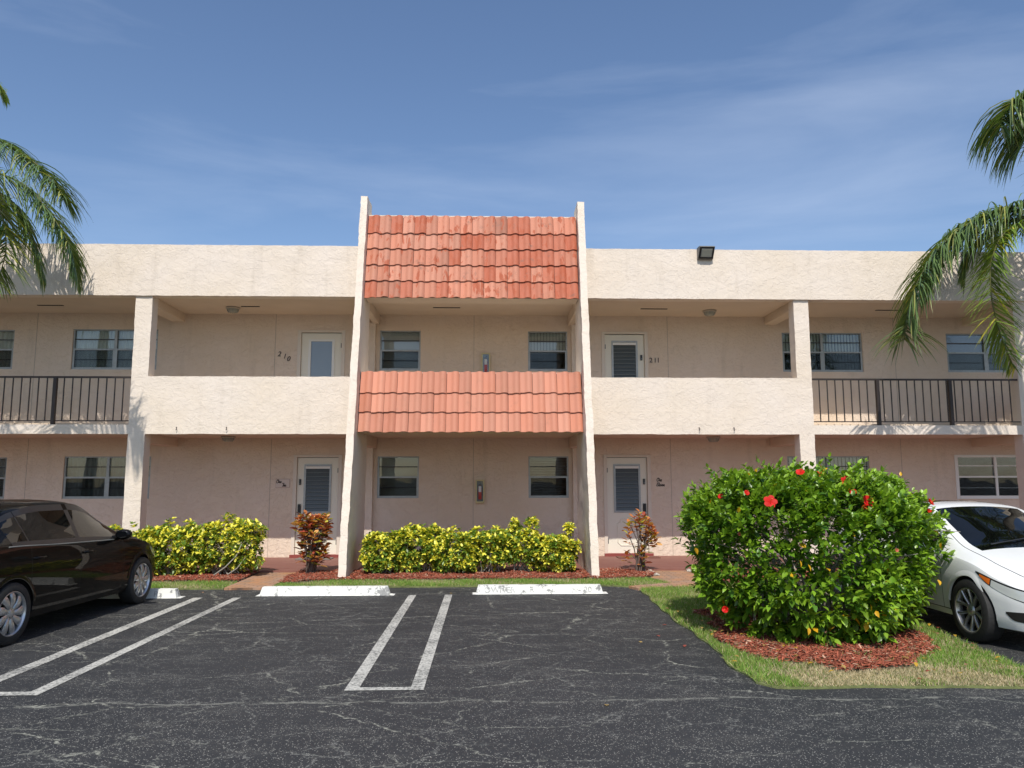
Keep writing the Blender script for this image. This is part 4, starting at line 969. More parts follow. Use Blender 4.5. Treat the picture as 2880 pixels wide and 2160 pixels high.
for k in range(3): g_.box(2.255, 2.268, -.40, .40, .475+.026*k, .487+.026*k)
gp = MB().box(2.25, 2.262, -.43, .43, .465, .555).build('grille', M_BLK, CW, bevel=.004); g_.build('grille_bar', M_CHROME, gp)
MB().box(2.25, 2.264, -.40, .40, .25, .375).build('lower_intake', M_BLK, CW, bevel=.004)
sr = MB(); vs = []
for i in range(13):
    x = -.78+.58*i/12
    for j in range(13):
        y = -.46+.92*j/12; rows = car.sec(x); z = None
        for a, b in zip(rows[15:], rows[16:]):
            if b[0] <= abs(y) <= a[0]: z = a[1]+(b[1]-a[1])*(a[0]-abs(y))/(a[0]-b[0])
        vs.append((x, y, z+.004+.004*math.sin(i/12*math.pi)))
sr.add(vs, [(i*13+j, i*13+j+1, i*13+j+14, i*13+j+13) for i in range(12) for j in range(12)]).build('sunroof', M_CGLASS, CW, smooth=60)
wpb = MB()
for y0, L in ((-.45, .55), (.15, .6)):
    pts = []
    for k in range(9):
        yy = y0+L*k/8; x = 1.17-.02*k-.10*(abs(yy)/.8)**2; rows = car.sec(x); z = max(r[1] for r in rows)-.0
        for a, b in zip(rows[15:], rows[16:]):
            if b[0] <= abs(yy) <= a[0]: z = a[1]+(b[1]-a[1])*(a[0]-abs(yy))/(a[0]-b[0])
        pts.append((car.pos(x, yy, z)[0], yy, z+.015))
    wpb.tube(pts, .008, 6)
wpb.build('wiper', M_BLK, CW, smooth=60)

# ================================================================= PLANTS
LEAF_V = [(0, 0, 0), (-.5, .28, .06), (0, .28, -.04), (.5, .28, .06), (-.42, .62, .03), (0, .62, -.06), (.42, .62, .03), (0, 1, -.16)]
LEAF_F = [(0, 2, 1), (0, 3, 2), (1, 2, 5, 4), (2, 3, 6, 5), (4, 5, 7), (5, 6, 7)]
def unit(v): return v/(np.linalg.norm(v, axis=1, keepdims=True)+1e-9)
def hibiscus():
    C0 = np.array([3.98, -6.12, 0.0]); root = empty('hibiscus_bush', tuple(C0)); tag(root, 'big leafy green hibiscus bush with red flowers on the mulched island', 'bush')
    def rad(th, z):
        """outline: broad shoulders, narrower foot, lumpy"""
        q = z/1.80; prof = np.interp(q, [0, .12, .3, .55, .78, .92, 1.0], [.66, .82, .94, 1.0, .94, .70, .35])
        l = 1+.06*np.sin(3*th+1.0)+.05*np.sin(5*th+2.6)+.05*np.sin(9*th+q*7)+.04*np.sin(14*th+q*15)
        return prof*l
    n = 4900; th = RNG.uniform(0, 2*np.pi, n); z = .05+1.66*RNG.beta(1.9, 1.05, n)
    th[-800:] = RNG.uniform(np.pi*1.02, np.pi*1.98, 800); z[-800:] = RNG.uniform(.06, .75, 800)
    dep = 1-np.abs(RNG.normal(0, .13, n)); inner = RNG.random(n) < .16; dep = np.where(inner, RNG.uniform(.45, .9, n), dep)
    # the top is a layer of its own: fill the disc there
    top = (RNG.random(n) < .33) & (np.arange(n) < 4100); rr_top = np.sqrt(RNG.random(n)); ztop = 1.66-.46*rr_top**2.4+.07*np.sin(6*th+2)*rr_top+.04*np.sin(rr_top*9+3*th)+RNG.normal(0, .05, n)
    z = np.where(top, ztop, z); dep = np.where(top, np.minimum(rr_top*1.02, 1), dep)
    # lower half thinner: gaps showing the stems
    keep = (z > .95) | (RNG.random(n) < np.interp(z, [.1, .5, .95], [.85, .62, .92])); th, z, dep, top = th[keep], z[keep], dep[keep], top[keep]; n = len(th)
    r = np.where(top, dep*.97, rad(th, z)*dep)
    xx = r*np.cos(th)
    P = np.stack([np.where(xx > 0, 1.28-.10*(z < .7), 1.41)*xx+np.where((xx > 0) & (z > .8) & (z < 1.25), .12*xx, 0), (1.22+.18*(z < .7)*(np.sin(th) < 0))*r*np.sin(th), z], 1)
    out = unit(np.stack([np.cos(th)*r/1.5, np.sin(th)*r/1.2, (z-.9)*.55], 1)); shoot = unit(out+np.array([0, 0, .75])+RNG.normal(0, .28, (n, 3)))
    # leaves: a whorl of 6-9 along every shoot; some shoots stray out of the clipped outline
    stray = RNG.random(n) < .05; P = P+shoot*np.where(stray, RNG.uniform(.06, .2, n), 0)[:, None]
    hole = np.sin(P[:, 0]*9+1)*np.sin(P[:, 2]*11+2)*np.sin(P[:, 1]*8)+.3*np.sin(P[:, 0]*19)*np.sin(P[:, 2]*17); kp = hole < .30; P, shoot, top = P[kp], shoot[kp], top[kp]; n = len(P)
    ps, ds, sc, cs = [], [], [], []
    for k in range(8):
        a = k*2.4+RNG.uniform(-.3, .3, n); t1 = unit(np.cross(shoot, np.array([.3, .2, 1.0]))); t2 = np.cross(shoot, t1)
        side_ = t1*np.cos(a)[:, None]+t2*np.sin(a)[:, None]; low = np.clip((1.0-P[:, 2])/.8, 0, 1)[:, None]
        d = unit(side_*(.95-.05*k)+shoot*(.35+.09*k)+RNG.normal(0, .15, (n, 3))-np.array([0, 0, 1.])*low*.45)
        ps.append(P+shoot*(-.06+.019*k)); ds.append(d); L = RNG.uniform(.055, .115, n)*(1-.03*k)*(1+.25*low[:, 0]); sc.append(np.stack([L*RNG.uniform(.46, .64, n), L, L], 1))
        g = RNG.uniform(.6, 1.25, n)[:, None]; young = np.clip(.12*k+RNG.normal(0, .2, n), 0, 1)[:, None]
        c = (np.array([.070, .175, .014])*(1-young)+np.array([.27, .44, .03])*young)*g; yl = RNG.random(n) < .004; c[yl] = (.75, .42, .02); cs.append(c)
    ps, ds, sc, cs = map(np.concatenate, (ps, ds, sc, cs)); m = RNG.random(len(ps)) < .9; ps, ds, sc, cs = ps[m], ds[m], sc[m], cs[m]
    massmesh('foliage', LEAF_V, LEAF_F, ps, frames(ds, RNG.normal(0, .35, len(ps))), sc, cs, M_LEAF, root)
    br = MB()
    for i in range(64):
        a = random.uniform(0, 2*math.pi); b0 = Vector((.75*math.cos(a)*random.random(), .5*math.sin(a)*random.random(), 0)); q = random.uniform(.55, 1); zt_ = random.uniform(.6, 1.6)
        e = Vector((1.38*q*math.cos(a), 1.08*q*math.sin(a), zt_)); pts = []
        for k in range(7):
            t = k/6; p = b0.lerp(e, t); p += Vector((-math.cos(a)*.25*math.sin(t*3.1), -math.sin(a)*.2*math.sin(t*3.1), .18*math.sin(t*3.1)))+Vector(mnoise.noise_vector(Vector((i*3.1, k*.9, 0))))*.09*(1 if k else 0); pts.append(p)
        r0 = random.uniform(.011, .022); br.tube(pts, [r0*(1-.75*k/6) for k in range(7)], 5)
        for _ in range(3):
            k = random.randint(2, 5); d = Vector((math.cos(a), math.sin(a), random.uniform(-.5, .8)))+Vector((random.uniform(-1, 1), random.uniform(-1, 1), 0)); L = random.uniform(.15, .35)
            br.tube([pts[k], pts[k]+d*L*.5+Vector((0, 0, .03)), pts[k]+d*L], [.006, .005, .003], 4)
    br.build('stems', M_TWIG, root, smooth=60)
    # flowers
    def flower(p, d, s, open_=1.0, col=(.72, .018, .012)):
        d = Vector(d).normalized(); q = d.to_track_quat('Z', 'Y').to_matrix(); mb = MB(); mb.c = []; p = Vector(p)
        for k in range(5):
            an = 2*math.pi*k/5; vs = []; rows = 6
            for j in range(rows+1):
                t = j/rows; w = .62*math.sin(min(1, t*1.15+.08)*math.pi*.78)**.8*(.9 if t < .95 else .5); rr = t*open_; zz = .42*t**1.4*(1.5-open_)-.12*t*t*t+.16*math.sqrt(t)
                for u in (-1, -.5, 0, .5, 1):
                    ruf = .05*math.sin(u*5+k*2+j)*t; x = rr*math.cos(an)-math.sin(an)*u*w*t**.35; y = rr*math.sin(an)+math.cos(an)*u*w*t**.35
                    vs.append(p+q@Vector((x, y, zz-abs(u)*.05+ruf))*s)
            fs = [(j*5+i, j*5+i+1, j*5+i+6, j*5+i+5) for j in range(rows) for i in range(4)]; mb.add(vs, fs); mb.c += [tuple(c*random.uniform(.85, 1.1) for c in col)]*len(vs)
        o = mb.build('flower', M_PETAL, root, smooth=70, recalc=False)
        st_ = MB(); st_.tube([p, p+q@Vector((.05, .02, .6))*s, p+q@Vector((.1, .08, 1.05))*s], [.035*s, .03*s, .06*s], 6); st_.build('stamen', simple('stamen_yellow', (.75, .25, .03), .6), o)
    # world offsets from the bush centre
    for (x, y, z, dx, dy, dz, s, op) in [(-.79, -1.02, 1.46, -.15, -1, .45, .070, 1), (.15, -.72, 1.66, .15, -1, .45, .068, 1), (.22, -1.02, 1.47, .3, -1, .3, .066, 1), (.10, -.98, 1.55, -.5, -.7, .6, .055, .6), (.16, -1.04, 1.42, .3, -.6, -.5, .055, .5),
                                     (-.21, -.40, 1.76, -.3, -.6, .7, .06, .8), (-.02, -.42, 1.74, .4, -.7, .5, .055, .6), (-1.12, -.45, 1.50, -.5, -.6, .5, .05, .6), (-.90, -.62, 1.54, .2, -.8, .5, .05, .6),
                                     (1.20, -.45, 1.43, .6, -.6, .5, .065, .6), (1.12, -.55, 1.34, .2, -.8, .2, .05, .5), (-1.22, -.80, .36, -.5, -.8, .1, .055, .6), (.0, -.45, 1.73, .6, -.3, .4, .045, .5)]:
        flower((x, y, z), (dx, dy, dz), s, op)
    for (x, y, z) in [(-1.05, -.8, 1.12), (.42, -1.15, .98)]: flower((x, y, z), (0, -1, .3), .04, .4, (.75, .25, .17))
    # a few fully yellow leaves
    yp = np.array([(-1.5, -.7, .98), (-.52, -1.2, .86), (.06, -1.25, .48), (.10, -1.26, .42), (-.55, -1.22, .26), (.80, -1.16, .70), (.95, -1.0, 1.05), (-.05, -1.2, 1.28), (-.60, -1.2, .90)]); n = len(yp)
    massmesh('yellow_leaves', LEAF_V, LEAF_F, yp+np.array([0, -.04, 0]), frames(unit(RNG.normal(0, .5, (n, 3))+np.array([0, -.3, -1.])), RNG.uniform(-1, 1, n)), np.tile([.042, .075, .075], (n, 1)), np.tile([.72, .40, .02], (n, 1)), M_LEAF, root)
hibiscus()

LEAFS_V = [(0, 0, 0), (-.5, .4, .05), (0, .42, -.03), (.5, .4, .05), (-.40, .75, .02), (.40, .75, .02), (0, 1, -.08)]
LEAFS_F = [(0, 2, 1), (0, 3, 2), (1, 2, 6, 4), (2, 3, 5, 6)]
def gold_bush(x, y, rx, ry, z0, z1, label, n=700, seed=0, sparse=0, extra=()):
    root = empty('variegated_shrub', (x, y, 0)); tag(root, label, 'shrub', 'yellow and green variegated shrubs in the beds')
    rs = np.random.default_rng(seed+100); n = int(n*rx*3.0)
    u = unit(rs.normal(0, 1, (n, 3))); dep = np.where(rs.random(n) < .80, 1-np.abs(rs.normal(0, .14, n)), rs.uniform(.3, .9, n)); h = (z1-z0)/2
    th = np.arctan2(u[:, 1], u[:, 0]); lump = 1+.12*np.sin(3*th+seed)+.10*np.sin(u[:, 2]*6+seed*2+2*th)+.06*np.sin(7*th+seed*3)
    sgn = np.sign(u); sq = sgn*np.abs(u)**.75; P = np.stack([rx*sq[:, 0]*dep*lump, ry*sq[:, 1]*dep*lump, z0+h+h*sq[:, 2]*dep*lump], 1)
    for (ex, ey, ez, er, en) in extra:
        e = unit(rs.normal(0, 1, (en, 3)))*er*rs.random((en, 1))**.4+np.array([ex, ey, ez]); P = np.concatenate([P, e]); u = np.concatenate([u, unit(e-np.array([ex, ey, ez-.02]))])
    n = len(P); holes = np.sin(P[:, 0]*17+seed)*np.sin(P[:, 2]*19+seed*2.1)*np.sin(P[:, 1]*13); keep = (holes < .30) & ((P[:, 2] > z0+.25*h) | (rs.random(n) > .45+sparse)); P, u = P[keep], u[keep]; n = len(P)
    shoot = unit(u*.8+np.array([0, -.15, .8])+rs.normal(0, .25, (n, 3))); ps, ds, sc, cs = [], [], [], []
    fl = rs.random(n)[:, None]
    for k in range(7):
        a = k*2*np.pi/7+rs.uniform(-.3, .3, n); t1 = unit(np.cross(shoot, np.array([.3, .2, 1.]))); t2 = np.cross(shoot, t1)
        d = unit((t1*np.cos(a)[:, None]+t2*np.sin(a)[:, None])+shoot*rs.uniform(.1, .8, (n, 1))); L = rs.uniform(.055, .09, n)
        ps.append(P+shoot*.01*k*.3); ds.append(d); sc.append(np.stack([L*.52, L, L], 1))
        yel = (rs.random((n, 1)) < np.clip(-.06+.85*fl+.28*(P[:, 2:3]-z0)/(2*h)-.05, .05, .82)); g = rs.uniform(.8, 1.15, (n, 1))
        cs.append(np.where(yel, np.array([.84, .78, .10]), np.array([.14, .235, .03]))*g)
    ps, ds, sc, cs = map(np.concatenate, (ps, ds, sc, cs))
    massmesh('foliage', LEAFS_V, LEAFS_F, ps, frames(ds, rs.normal(0, .3, len(ps))), sc, cs, M_LEAF, root)
    br = MB(); rr = random.Random(seed)
    for i in range(int(34*rx*2.2)):
        a = rr.uniform(0, 6.28); b0 = Vector((rr.uniform(-.5, .5)*rx, rr.uniform(-.4, .4)*ry, .03)); e = Vector((rx*.8*math.cos(a), ry*.8*math.sin(a), rr.uniform(z0+.5*h, z1-.15)))
        pts = [b0.lerp(e, t)+Vector(mnoise.noise_vector(Vector((i*2.3+seed, t*3, 0))))*.05*(t > 0) for t in (0, .25, .5, .75, 1)]; br.tube(pts, [.010, .009, .007, .005, .003], 5)
    br.build('stems', M_TWIG, root, smooth=60); return root
# centre bed, left to right
gold_bush(-1.55, -1.12, .36, .30, .08, .74, 'variegated yellow shrub at the left end of the middle bed against the fin wall', seed=1)
gold_bush(-.92, -.98, .42, .30, .10, .86, 'variegated yellow shrub second from the left fin wall, broad flat top', seed=2)
gold_bush(-.28, -1.10, .38, .32, .06, .76, 'variegated yellow shrub just left of the middle of the bed, hanging low in front', seed=3)
gold_bush(.34, -.98, .40, .30, .18, .80, 'variegated yellow shrub right of the bed middle with bare forked stems at its foot', seed=4, sparse=.2)
gold_bush(.92, -.98, .36, .28, .20, .79, 'variegated yellow shrub with loose upright tufts, second from the right fin wall', seed=5, extra=[(-.1, 0, .88, .11, 30), (.2, 0, .90, .11, 35)])
gold_bush(1.50, -1.08, .38, .30, .08, .68, 'variegated yellow shrub against the right fin wall with one tall stray shoot', seed=6, extra=[(.26, 0, .82, .09, 30), (.34, .0, .5, .12, 30)])
# left bed
gold_bush(-6.10, -1.05, .55, .33, .05, .84, 'variegated yellow shrub mostly hidden behind the front of the black car', seed=7)
gold_bush(-5.15, -1.15, .52, .36, .04, .90, 'variegated yellow shrub beside the bonnet of the black car', seed=8)
gold_bush(-4.22, -1.12, .56, .36, .10, .99, 'variegated yellow shrub at the right end of the left bed by the brick path', seed=9, sparse=.15)
gold_bush(-7.2, -1.05, .60, .33, .05, .86, 'variegated yellow shrub hidden behind the roof of the black car', n=300, seed=10)
# pale bent stems lying in the beds
sm = MB(); sm.tube([(-4.35, -1.45, .08), (-4.15, -1.47, .22), (-3.98, -1.47, .40), (-3.90, -1.45, .60)], [.012, .011, .010, .007], 6); sm.tube([(-4.10, -1.48, .10), (-3.95, -1.48, .20), (-3.82, -1.47, .38)], [.009, .008, .005], 6)
tag(sm.build('bare_stems', simple('pale_bark', (.36, .34, .28), .8), None, smooth=60), 'two pale bare stems arching out of the right end of the left bed', 'stem')

CROT_V = [(0, 0, 0), (-.5, .35, .05), (0, .38, -.05), (.5, .35, .05), (-.46, .7, -.02), (.46, .7, -.02), (0, 1, -.18), (0, .7, -.1)]
CROT_F = [(0, 2, 1), (0, 3, 2), (1, 2, 7, 4), (2, 3, 5, 7), (4, 7, 6), (7, 5, 6)]
def croton(x, y, tips, label, seed, leafL=.14, stems_n=7, warm=0):
    root = empty('croton_shrub', (x, y, 0)); tag(root, label, 'shrub', 'red leaved croton shrubs by the doors'); rs = np.random.default_rng(seed)
    ps, ds, sc, cs = [], [], [], []; br = MB()
    for i, (tx, ty, tz, k) in enumerate(tips):
        b0 = Vector((.09*math.cos(i*2.4), .05*math.sin(i*2.4), .03)); e = Vector((tx, ty, tz)); pts = [b0.lerp(e, t)+Vector((tx*-.25*math.sin(t*3.14), 0, 0)) for t in (0, .3, .6, .85, 1)]
        br.tube(pts, [.014, .012, .010, .008, .005], 6)
        k = int(k*1.25)
        for j in range(k):
            t = j/k; p = np.array(pts[-1])+np.array([0, 0, -.20*(1-t)])+rs.normal(0, .012, 3); a = j*2.4
            d = np.array([math.cos(a), math.sin(a), .15+.9*t+rs.normal(0, .15)]); ps.append(p); ds.append(d/np.linalg.norm(d)); L = leafL*rs.uniform(.7, 1.1)*(1-.25*t); sc.append([L*.52, L, L])
            pal = [(.52, .19, .06), (.36, .08, .045), (.17, .045, .03), (.72, .40, .14), (.20, .22, .03), (.50, .46, .06)]; w = [.30, .22, .16, .14, .10, .08] if not warm else [.36, .12, .08, .22, .08, .14]
            c = pal[rs.choice(6, p=w)]; cs.append(np.array(c)*rs.uniform(.8, 1.2))
    massmesh('foliage', CROT_V, CROT_F, np.array(ps), frames(np.array(ds), rs.normal(0, .3, len(ps))), np.array(sc), np.array(cs), M_LEAF, root)
    br.build('stems', simple('croton_bark', (.12, .09, .075), .85), root, smooth=60)
rr = random.Random(3); tipsL = []
for i in range(30):
    z = rr.uniform(.34, 1.0); w = .30 if z > .55 else .26; tipsL.append((rr.uniform(-w, w), rr.uniform(-.2, .2), z+.04, 11))
for i in range(9): tipsL.append((-.28+.07*i, rr.uniform(-.15, .15), 1.04+rr.uniform(-.03, .04), 12))
tipsL = [(a*.88, b, c, k) for a, b, c, k in tipsL]
croton(-2.80, -1.0, tipsL, 'dense bushy red and brown croton shrub in front of the One Ten door', 11, .165)
rr = random.Random(8); tipsR = [(-.20, 0, .93, 10), (-.23, -.05, .74, 8), (-.10, 0, 1.03, 12), (.0, .05, 1.10, 12), (.08, 0, 1.06, 10), (.16, .04, .98, 11), (.22, 0, .85, 11), (.26, -.04, .76, 11), (.12, -.05, .80, 10), (.05, .03, .66, 10), (.10, 0, .55, 10),
      (-.24, -.05, .42, 9), (-.02, -.05, .48, 10), (.06, 0, .38, 8), (.03, -.04, .30, 8), (.20, .04, .66, 8), (.14, 0, .72, 9), (.0, -.05, .94, 9), (.18, -.04, .90, 9), (.24, .03, .70, 9)]
croton(3.05, -1.0, tipsR, 'thin leggy orange and red croton shrub in front of the One Eleven door', 12, .15, warm=1)

# ---- palms
def frond(mb, pts, n=70, Lmax=.75, w=.030, seed=0, tone=(1, 1, 1), droop=.55):
    rs = random.Random(seed); P = [Vector(p) for p in pts]; P = [2*P[0]-P[1]]+P+[2*P[-1]-P[-2]]; cur = []
    for i in range(1, len(P)-2):
        for k in range(12):
            t = k/12; a, b, c, d = P[i-1:i+3]; cur.append(.5*((2*b)+(-a+c)*t+(2*a-5*b+4*c-d)*t*t+(-a+3*b-3*c+d)*t**3))
    cur.append(P[-2]); m = len(cur)
    o = len(mb.v); mb.tube(cur, [.022*(1-.85*i/m)+.003 for i in range(m)], 5); mb.c += [(.20, .19, .07)]*(len(mb.v)-o)
    n = int(n*1.7)
    for i in range(n):
        t = .06+.94*(i+rs.random())/n; f = t*(m-1); k = min(m-2, int(f)); p = cur[k].lerp(cur[k+1], f-k); tg = (cur[k+1]-cur[k]).normalized()
        sd_ = tg.cross(Vector((0, 0, 1)))
        sd_ = sd_.normalized() if sd_.length > .2 else Vector((1, 0, 0))
        for sg in (-1, 1):
            L = Lmax*(.62+.38*math.sin(t*math.pi))*rs.uniform(.8, 1.12)*(1 if t < .9 else 1-.4*(t-.9)/.1); gz = 1-.72*abs(tg.z)**1.5
            d = (sd_*sg*rs.uniform(.35, 1.0)+tg*rs.uniform(.2, .6)+Vector((0, 0, rs.uniform(-.35, .25)))).normalized(); q = p.copy(); seg = 6; vs = []; wd = w*rs.uniform(.8, 1.15)
            wv = d.cross(Vector((rs.uniform(-.4, .4), rs.uniform(-.4, .4), 1))).normalized()
            for j in range(seg+1):
                u = j/seg; ww = wd*.5*(math.sin((.12+.88*(1-u))*math.pi*.5))*(1 if j < seg else .15); vs += [q-wv*ww, q+wv*ww]; q = q+d*(L/seg)
                d = (d+Vector((0, 0, -droop*(.35+u)))*gz/seg*3.6).normalized(); wv = (wv-d*wv.dot(d)).normalized()
            c0 = rs.uniform(.7, 1.25); yel = rs.random() < .12; col = (.30, .31, .08) if yel else (.115, .185, .055)
            mb.add(vs, [(2*j, 2*j+1, 2*j+3, 2*j+2) for j in range(seg)]); mb.c += [tuple(a*b*c0 for a, b in zip(col, tone))]*len(vs)
def palm(base, top, fronds, label):
    root = empty('palm_tree', base); tag(root, label, 'palm tree', 'palm trees in the beds'); b = Vector(base)
    pts = [Vector((0, 0, -.05))]+[(Vector(top)-b)*t+Vector((.05*math.sin(t*5), 0, 0)) for t in (.1, .3, .5, .7, .9, 1)]
    MB().tube(pts, [.20, .15, .13, .125, .12, .12, .09], 20).build('trunk', M_TRUNK, root, smooth=50)
    for i, (p, kw) in enumerate(fronds):
        mb = MB(); mb.c = []; frond(mb, [Vector(q)-b for q in p], seed=i*7+int(abs(base[0])*10), **kw); mb.build('frond', M_PALM, root, recalc=False)
tl_, tr_ = Vector((-9.9, -2.2, 7.1)), Vector((10.9, -1.8, 6.5))
def generic(t, az, L=2.6, rise=.9, dr=1.9):
    d = Vector((math.cos(az), math.sin(az), 0)); return [t, t+d*L*.3+Vector((0, 0, rise*.8)), t+d*L*.6+Vector((0, 0, rise*.75)), t+d*L*.85+Vector((0, 0, rise-dr*.5)), t+d*L+Vector((0, 0, rise-dr))]
fl_ = [([tl_, (-9.1, -2.6, 7.55), (-8.05, -2.8, 7.32), (-7.35, -2.9, 7.0), (-6.75, -2.95, 6.55), (-6.45, -2.95, 6.15)], dict(n=130, Lmax=.98, w=.022, droop=.85)),
       ([tl_, (-9.2, -1.6, 7.3), (-8.3, -1.2, 7.12), (-7.75, -1.1, 6.55), (-7.38, -1.05, 5.95), (-7.22, -1.0, 5.35)], dict(n=130, Lmax=1.0, w=.023, droop=.8)),
       ([tl_, (-9.2, -2.2, 7.1), (-8.4, -2.1, 6.75), (-8.0, -2.1, 6.2), (-7.85, -2.1, 5.6), (-7.95, -2.1, 4.95)], dict(n=90, Lmax=.9, w=.028, tone=(1.3, 1.25, .9), droop=.7)),
       ([tl_, (-9.2, -1.4, 7.15), (-8.5, -1.0, 6.8), (-8.15, -.9, 6.1), (-7.95, -.8, 5.4)], dict(n=90, Lmax=.9, w=.028, droop=.8)),
       ([tl_, (-9.7, -2.0, 8.4), (-9.1, -1.8, 8.95), (-8.6, -1.7, 8.85), (-8.38, -1.6, 8.55)], dict(n=70, Lmax=.5, w=.024, tone=(1.6, 1.5, .9), droop=.5)),
       ([tl_, (-9.4, -3.2, 7.3), (-8.7, -4.0, 7.0), (-8.3, -4.5, 6.3), (-8.1, -4.8, 5.6)], dict(n=70, Lmax=.7))]
fl_ += [(generic(tl_, R(a)), dict(n=60, Lmax=.7)) for a in (150, 190, 230, 270, 110)]
palm((-9.95, -1.5, 0), tl_, fl_, 'palm tree whose drooping fronds enter the left edge above the railing bay')
fr_ = [([tr_, (10.3, -1.6, 6.72), (9.65, -1.5, 6.60), (9.12, -1.4, 6.32), (8.66, -1.3, 5.88), (8.30, -1.25, 5.30), (8.10, -1.2, 4.68), (8.02, -1.2, 4.25)], dict(n=125, Lmax=1.25, w=.030, droop=.85)),
       ([tr_, (10.2, -1.9, 6.35), (9.62, -1.9, 6.10), (9.32, -1.9, 5.58), (9.25, -1.9, 4.92), (9.36, -1.9, 4.24), (9.56, -1.9, 3.62)], dict(n=120, Lmax=.75, w=.032, tone=(1.6, 1.5, .8), droop=.7)),
       ([tr_, (10.95, -1.7, 8.2), (10.65, -1.6, 8.72), (10.3, -1.6, 8.78), (10.02, -1.6, 8.55), (9.9, -1.6, 8.25)], dict(n=75, Lmax=1.35, w=.042, droop=1.3)),
       ([tr_, (10.9, -1.9, 8.0), (10.55, -1.9, 8.35), (10.25, -1.9, 8.2), (10.1, -1.9, 7.85)], dict(n=70, Lmax=1.35, w=.042, droop=1.3)),
       ([tr_, (10.3, -1.2, 6.75), (9.7, -1.0, 6.68), (9.2, -.9, 6.35), (8.85, -.85, 5.8), (8.7, -.8, 5.3)], dict(n=95, Lmax=1.1, w=.028, droop=1.0)),
       ([tr_, (10.4, -1.3, 6.6), (9.95, -1.1, 6.45), (9.6, -.9, 6.1), (9.45, -.8, 5.6)], dict(n=70, Lmax=.9, w=.028, droop=.9)),
       ([tr_, (10.3, -2.8, 7.0), (9.9, -3.6, 6.9), (9.7, -4.2, 6.2), (9.7, -4.5, 5.6)], dict(n=60, Lmax=.7))]
fr_ += [(generic(tr_, R(a)), dict(n=60, Lmax=.7)) for a in (-60, -20, 20, 60)]
palm((10.95, -1.5, 0), tr_, fr_, 'palm tree whose broad drooping fronds enter the right edge beside the railing')

# ================================================================= GROUND COVER
def inside(poly, pts):
    x, y = pts[:, 0], pts[:, 1]; c = np.zeros(len(pts), bool); n = len(poly)
    for i in range(n):
        x1, y1 = poly[i]; x2, y2 = poly[(i+1) % n]
        if y1 == y2: continue
        k = ((y1 > y) != (y2 > y)) & (x < (x2-x1)*(y-y1)/(y2-y1)+x1); c ^= k
    return c
BLADE_V = [(-.5, 0, 0), (.5, 0, 0), (-.38, .5, .10), (.38, .5, .10), (0, 1, .38)]; BLADE_F = [(0, 1, 3, 2), (2, 3, 4)]
def scatter(poly, dens, excl=None):
    xs = [p[0] for p in poly]; ys = [p[1] for p in poly]; x0, x1 = max(min(xs), -9), min(max(xs), 11.5); A = (x1-x0)*(max(ys)-min(ys)); n = int(A*dens)
    p = np.stack([RNG.uniform(x0, x1, n), RNG.uniform(min(ys), max(ys), n)], 1); k = inside(poly, p)
    if excl is not None: k &= ~inside(excl, p)
    return p[k]
def nz(p, f, s=0): return np.sin(p[:, 0]*f+s)*np.cos(p[:, 1]*f*1.3+s*2)+.6*np.sin(p[:, 0]*f*2.3+p[:, 1]*f*1.9+s*3)
def grass(poly, dens, label, excl=None, hgt=.05, dry=None, shift=0):
    p = scatter(poly, dens, excl); n = len(p); t = nz(p, 3.1)*.25+nz(p, 9.0, 2)*.2; L = hgt*RNG.uniform(.55, 1.35, n)*(1+.25*t)
    d = unit(np.stack([RNG.normal(0, .55, n), RNG.normal(0, .55, n), np.ones(n)], 1)); P = np.stack([p[:, 0], p[:, 1], np.full(n, .018)], 1)
    g = RNG.uniform(.7, 1.25, n)[:, None]*(1+.2*t[:, None]); c = np.where(RNG.random((n, 1)) < .22, np.array([.36, .38, .12]), np.array([.19, .32, .055]))*g
    if dry is not None:
        f = np.clip(dry(p), 0, 1)[:, None]; isd = RNG.random((n, 1)) < f; c = np.where(isd, np.array([.52, .43, .27])*g, c); L = L*(1-.45*f[:, 0])
    fr = frames(d, RNG.uniform(0, 6.28, n), (0.3, 1, 0)); o = massmesh('grass', BLADE_V, BLADE_F, P, fr, np.stack([np.full(n, .0055)*RNG.uniform(.7, 1.4, n), L, L], 1), c, M_GRASS)
    return tag(o, label, 'grass', None, 'stuff')
dst = lambda p: .16+.30*nz(p, 2.6, 3)
grass(GRASS_L, 5200, 'short green grass strip left of the brick path', None, .05, dst); grass(GRASS_M, 5200, 'short green grass strip before the middle bed', None, .05, dst)
def dryf(p):
    e = np.clip((-7.75-p[:, 1])/.35, 0, 1)*np.clip((5.0-p[:, 0])/.5, 0, 1)*np.clip((p[:, 0]-2.75)/.25, 0, 1)
    return .85*e+.30*nz(p, 5, 1)*(e > 0)+.10+.25*(nz(p, 2.2, 4) > .75)
grass(ISL, 6000, 'mixed green and dry grass around the hibiscus island', MULCH_ISL, .055, dryf)
grass(MULCH_ISL, 330, 'stray grass blades growing through the island mulch', None, .06)
CHIP_V = [(-.5, -.5, 0), (.5, -.42, .1), (.46, .5, 0), (-.42, .45, .15), (-.5, -.5, -.5), (.5, -.42, -.4), (.46, .5, -.5), (-.42, .45, -.35)]
CHIP_F = [(0, 1, 2, 3), (0, 4, 5, 1), (1, 5, 6, 2), (2, 6, 7, 3), (3, 7, 4, 0)]
